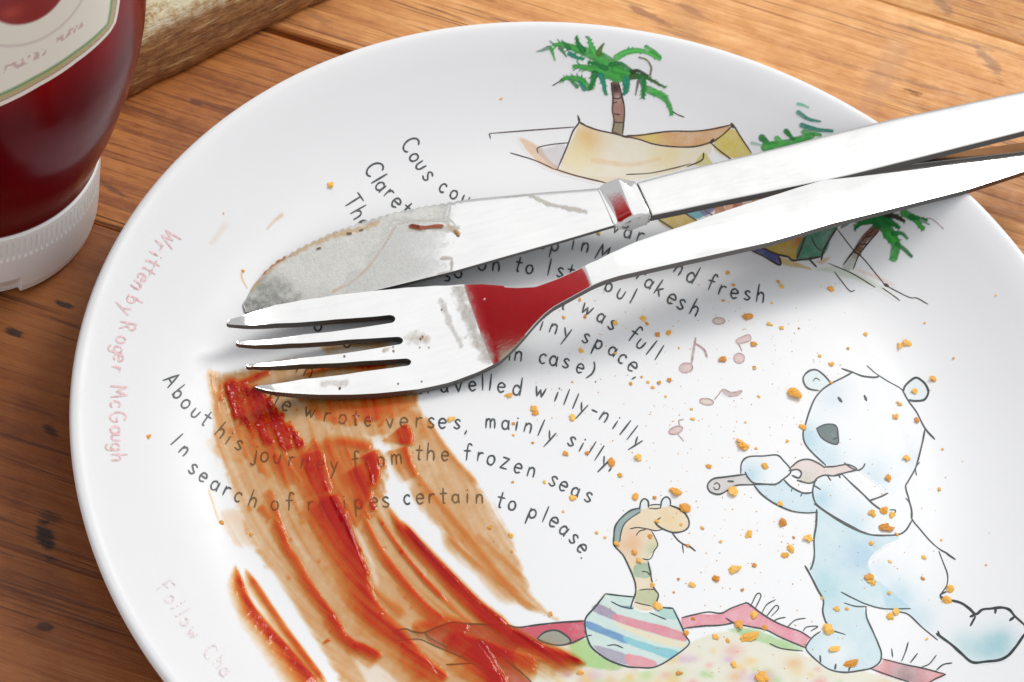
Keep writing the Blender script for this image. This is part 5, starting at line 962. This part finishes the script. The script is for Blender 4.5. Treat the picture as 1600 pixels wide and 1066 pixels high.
# ------------------------------------------------------------------ crumbs
m, t, b = M('fried_crumb')
oi = N(t, 'ShaderNodeObjectInfo'); g = noise(t, (1, 1, 1), 1500, 3, .6)
c = ramp(t, math_(t, 'ADD', math_(t, 'MULTIPLY', g, .6), math_(t, 'MULTIPLY', oi.outputs['Random'], .4)), [(.22, (.50, .17, .018)), (.45, (.78, .36, .04)), (.72, (.92, .56, .12))])
t.links.new(c, b.inputs['Base Color']); b.inputs['Roughness'].default_value = .55; b.inputs['Subsurface Weight'].default_value = .25; b.inputs['Subsurface Radius'].default_value = (.001, .0005, .0002); CRUMB = m
def crumb_mesh(seed, elong=1.0):
    bmesh = __import__('bmesh'); bm = bmesh.new(); r = random.Random(seed)
    for k in range(r.choice([1, 2, 2, 3])):
        res = bmesh.ops.create_icosphere(bm, subdivisions=2, radius=1.0); s = 1.0 if k == 0 else r.uniform(.35, .65); off = Vector((0, 0, 0)) if k == 0 else Vector((r.uniform(-.9, .9), r.uniform(-.9, .9), r.uniform(-.1, .3)))
        sx, sy, sz = r.uniform(.75, 1.2) * elong, r.uniform(.55, 1.0), r.uniform(.24, .42); ph = r.uniform(0, 50)
        for v in res['verts']:
            d = v.co.copy(); k1 = 1 + .8 * (vn(np.array([d.x * 1.7 + ph]), np.array([d.y * 1.7 + d.z * 2.3]), seed)[0] - .5) + .75 * (vn(np.array([d.x * 4 + ph]), np.array([d.y * 4 - d.z * 3.1]), seed + 3)[0] - .5)
            v.co = Vector((d.x * sx, d.y * sy, d.z * sz)) * k1 * s + off
    me = bpy.data.meshes.new('crumb'); bm.to_mesh(me); bm.free(); me.materials.append(CRUMB); return me
CM = [crumb_mesh(k) for k in range(16)]; CL = crumb_mesh(40, 1.9)
def pts(T, L): return [(T.ox + x / T.s, T.oy + y / T.s, r / T.s) for x, y, r in L]
C = pts(TA, [(185, 48, 26), (375, 97, 14), (765, 25, 16), (830, 75, 22), (615, 250, 52), (1440, 162, 22), (1330, 238, 28), (1238, 310, 18), (1212, 388, 26), (1340, 405, 22), (665, 450, 24), (303, 560, 38), (385, 575, 12), (440, 682, 22), (105, 682, 18), (1280, 632, 28), (1170, 750, 24), (245, 830, 38), (530, 905, 24), (1080, 965, 30), (1145, 945, 30), (1195, 970, 20), (545, 1018, 35), (1158, 1050, 38), (1495, 580, 12), (1475, 817, 14), (10, 400, 14), (65, 1050, 12), (832, 185, 14)])
C += pts(TP, [(222, 10, 14), (303, 122, 20), (400, 125, 14), (505, 95, 30), (555, 180, 32), (105, 303, 12), (150, 328, 10), (208, 360, 18), (645, 280, 9), (740, 350, 12), (880, 315, 22), (1190, 335, 30), (1098, 388, 22), (1065, 420, 20), (805, 490, 28), (910, 470, 16), (715, 538, 20), (592, 570, 18), (500, 608, 8), (850, 595, 10), (415, 680, 26), (562, 815, 20), (600, 742, 12), (908, 725, 24), (830, 772, 24), (965, 790, 20), (885, 840, -30), (710, 835, 20), (775, 855, 13), (805, 975, 18), (525, 1020, 14), (945, 1045, 42), (1290, 800, 30), (20, 1020, 16), (300, 405, 18), (320, 445, 16), (412, 245, 14), (535, 262, 12), (380, 325, 16), (390, 570, 15), (570, 370, 10)])
C += pts(TB, [(600, 258, 20), (710, 365, 12), (905, 340, 18), (900, 465, 14), (590, 455, 28), (605, 490, 22), (705, 548, 16), (1058, 525, 26), (1040, 592, 28), (400, 640, 22), (460, 640, 12), (745, 655, 26), (710, 685, 30), (390, 875, -24), (480, 965, -28), (1010, 240, 8), (1270, 385, 8), (925, 815, 10), (315, 580, 12), (748, 205, 13)])
C += pts(TN, [(680, 297, 46), (865, 355, 24), (965, 387, 26), (1110, 390, 12), (25, 430, 26), (730, 525, 36), (740, 720, 18), (30, 820, 26), (885, 180, 16), (970, 45, 26), (940, 5, 22), (1375, 65, 26), (565, 30, 22), (110, 555, 10)])
C += pts(T_(840, 340, 4.0), [(1190, 345, 20), (265, 515, 14), (165, 625, 14), (295, 620, 14), (485, 660, 22), (660, 633, 22), (683, 665, 14), (750, 735, 22), (270, 833, 18), (485, 850, 12), (690, 1030, 16), (650, 995, 12), (380, 100, 18), (970, 265, 10), (215, 1030, 10)])
C += pts(T_(600, 540, 3.807), [(740, 298, 22), (890, 378, 30), (900, 405, 20), (1120, 428, 24), (395, 440, 22), (770, 465, 14), (885, 580, 10), (768, 535, 9), (1078, 645, 22), (1208, 640, 14), (1350, 695, 28), (1400, 770, 12), (1510, 665, 30), (765, 815, 10), (1120, 908, 20), (1065, 990, 11), (955, 815, 12)])
C += [(516, 290, 7.5), (783, 155, 2.5), (1416, 537, 8), (1406, 541, 6), (1352, 523, 5), (1325, 545, 3), (346, 817, 4), (392, 835, 4), (232, 683, 4.5), (380, 424, 3), (349, 334, 2.5), (1298, 452, 6), (798, 837, 5), (765, 825, 3.5), (800, 862, 3), (860, 960, 4), (1556, 462, 2.5), (1130, 470, 3), (1185, 620, 3), (1230, 690, 3), (1040, 620, 3), (985, 600, 3.5), (1490, 560, 2.5), (1445, 505, 2.5)]
C += [(1030, 598, 4), (1020, 606, 3.5), (955, 727, 6), (1080, 640, 3), (1240, 840, 3), (1060, 905, 2.5), (1165, 660, 3)]
LM = []
for ln in LINES:
    for tx, P in ln:
        w_ = tx.strip('.,)')
        if len(w_) > 2 and w_ not in ('Istanbul', 'Then', 'and', 'tiny', 'var'): LM.append((f'the word {w_}', *np.mean(P, axis=0)))
for nm, x, y in (("the bear's left ear", 1273, 595), ("the bear's right ear", 1431, 609), ("the bear's nose", 1295, 679), ("the bear's forehead", 1340, 605), ("the bear's cheek", 1395, 660), ("the bear's chin", 1340, 735), ("the bear's shoulder", 1420, 760), ("the bear's elbow", 1400, 830), ("the bear's raised paw", 1195, 733), ("the end of the printed flute", 1118, 762), ("the middle of the printed flute", 1265, 740),
    ("the bear's front arm", 1300, 790), ("the bear's chest", 1290, 850), ("the bear's belly", 1350, 890), ("the bear's tail", 1488, 872), ("the bear's hip", 1425, 905), ("the bear's knee", 1480, 935), ("the bear's raised foot", 1550, 980), ("the bear's standing foot", 1315, 1015), ("the bear's thigh", 1395, 950), ("the bear's ankle", 1300, 955),
    ("the snake's head", 1040, 812), ("the snake's eyes", 1020, 786), ("the snake's neck", 990, 850), ("the snake's tongue", 1078, 855), ("the rim of the printed pot", 1020, 945), ("the side of the printed pot", 990, 1000), ("the right edge of the printed pot", 1073, 990), ("the red border of the printed rug", 1150, 965), ("the far border of the printed rug", 1215, 985), ("the middle of the printed rug", 1150, 1030), ("the left end of the printed rug", 700, 985),
    ("the printed oval note", 1123, 502), ("the printed tailed music note", 1080, 560), ("the printed flagged music note", 1156, 545), ("the printed leaning music note", 1125, 620), ("the printed leaning palm", 1340, 395), ("the printed small tent", 1265, 395), ("the printed upright palm", 965, 120), ("the knife tip", 390, 465), ("the fork handle", 1150, 400), ("the right wall of the plate", 1540, 520), ("the left wall of the plate", 190, 690), ("the far wall of the plate", 790, 110), ("the printed rose note", 1058, 672), ("the knife bolster", 960, 330)): LM.append((nm, x, y))
def crumb_label(x, y, r):
    size = 'large' if r > 9 else 'medium' if r > 6 else 'small' if r > 4 else 'tiny'
    d = sorted((math.hypot(x - a, y - b_), nm, a, b_) for nm, a, b_ in LM)
    dist, nm, a, b_ = d[0]
    if dist < 9: rel = 'on'
    elif abs(x - a) > 2.2 * abs(y - b_): rel = 'right of' if x > a else 'left of'
    elif abs(y - b_) > 2.2 * abs(x - a): rel = 'below' if y > b_ else 'above'
    else: rel = ('below' if y > b_ else 'above') + (' and right of' if x > a else ' and left of')
    return f'{size} orange crumb {rel} {nm}', d[1][1]
labs = {}; rnd = random.Random(12); made = []
for k, (x, y, r) in enumerate(C):
    lg = r < 0; r = abs(r); lb, second = crumb_label(x, y, r)
    if lg: lb = lb.replace('orange crumb', 'oblong orange crumb')
    made.append([x, y, r, lg, lb, second])
cnt = {}
for c_ in made: cnt[c_[4]] = cnt.get(c_[4], 0) + 1
cnt2 = {}
for c_ in made: cnt2.setdefault(c_[4], []).append(c_)
for lb, g_ in cnt2.items():
    if len(g_) > 1:
        g_.sort(key=lambda q: q[0])
        for c_, o_ in zip(g_, ('leftmost of a pair', 'rightmost of a pair') if len(g_) == 2 else ('leftmost of three', 'middle of three', 'rightmost of three', 'outermost of four')): c_[4] += ', ' + o_
for k, (x, y, r, lg, lb, second) in enumerate(made):
    P = onplate(np.array([float(x)]), np.array([float(y)]), 0.0)[0]; rw = r * .000122 * 1.18
    o = bpy.data.objects.new('crumb', CL if lg else CM[k % 16]); COL.objects.link(o)
    o.location = (P[0], P[1], P[2] + rw * .28); o.scale = (rw, rw, rw * rnd.uniform(.8, 1.1)); o.rotation_euler = (rnd.uniform(-.25, .25), rnd.uniform(-.25, .25), rad(38) if lg else rnd.uniform(0, 6.28))
    tag(o, lb, 'crumb', 'orange crumbs scattered over the plate')

# fine crumb dust too small to count
V = []; F = []; r_ = np.random.default_rng(5)
for k in range(420):
    x, y = (r_.normal(1180, 150), r_.normal(800, 150)) if k % 3 else (r_.uniform(820, 1320), r_.uniform(430, 720))
    if not (760 < x < 1570 and 420 < y < 1075): continue
    P = onplate(np.array([x]), np.array([y]), 1.2e-4)[0]; s_ = r_.uniform(.00008, .00022); b0 = len(V); a0 = r_.uniform(0, 6.28)
    for j in range(5): V.append((P[0] + s_ * math.cos(a0 + j * 1.257) * r_.uniform(.6, 1.2), P[1] + s_ * math.sin(a0 + j * 1.257) * r_.uniform(.6, 1.2), P[2] - 6e-5))
    V.append((P[0], P[1], P[2] + s_ * .8))
    for j in range(5): F.append((b0 + j, b0 + (j + 1) % 5, b0 + 5))
dust = mesh_obj('crumb_dust', V, F, CRUMB, smooth=False); dust['kind'] = 'stuff'; tag(dust, 'fine pale orange crumb dust sprinkled round the printed bear and snake', 'crumbs')
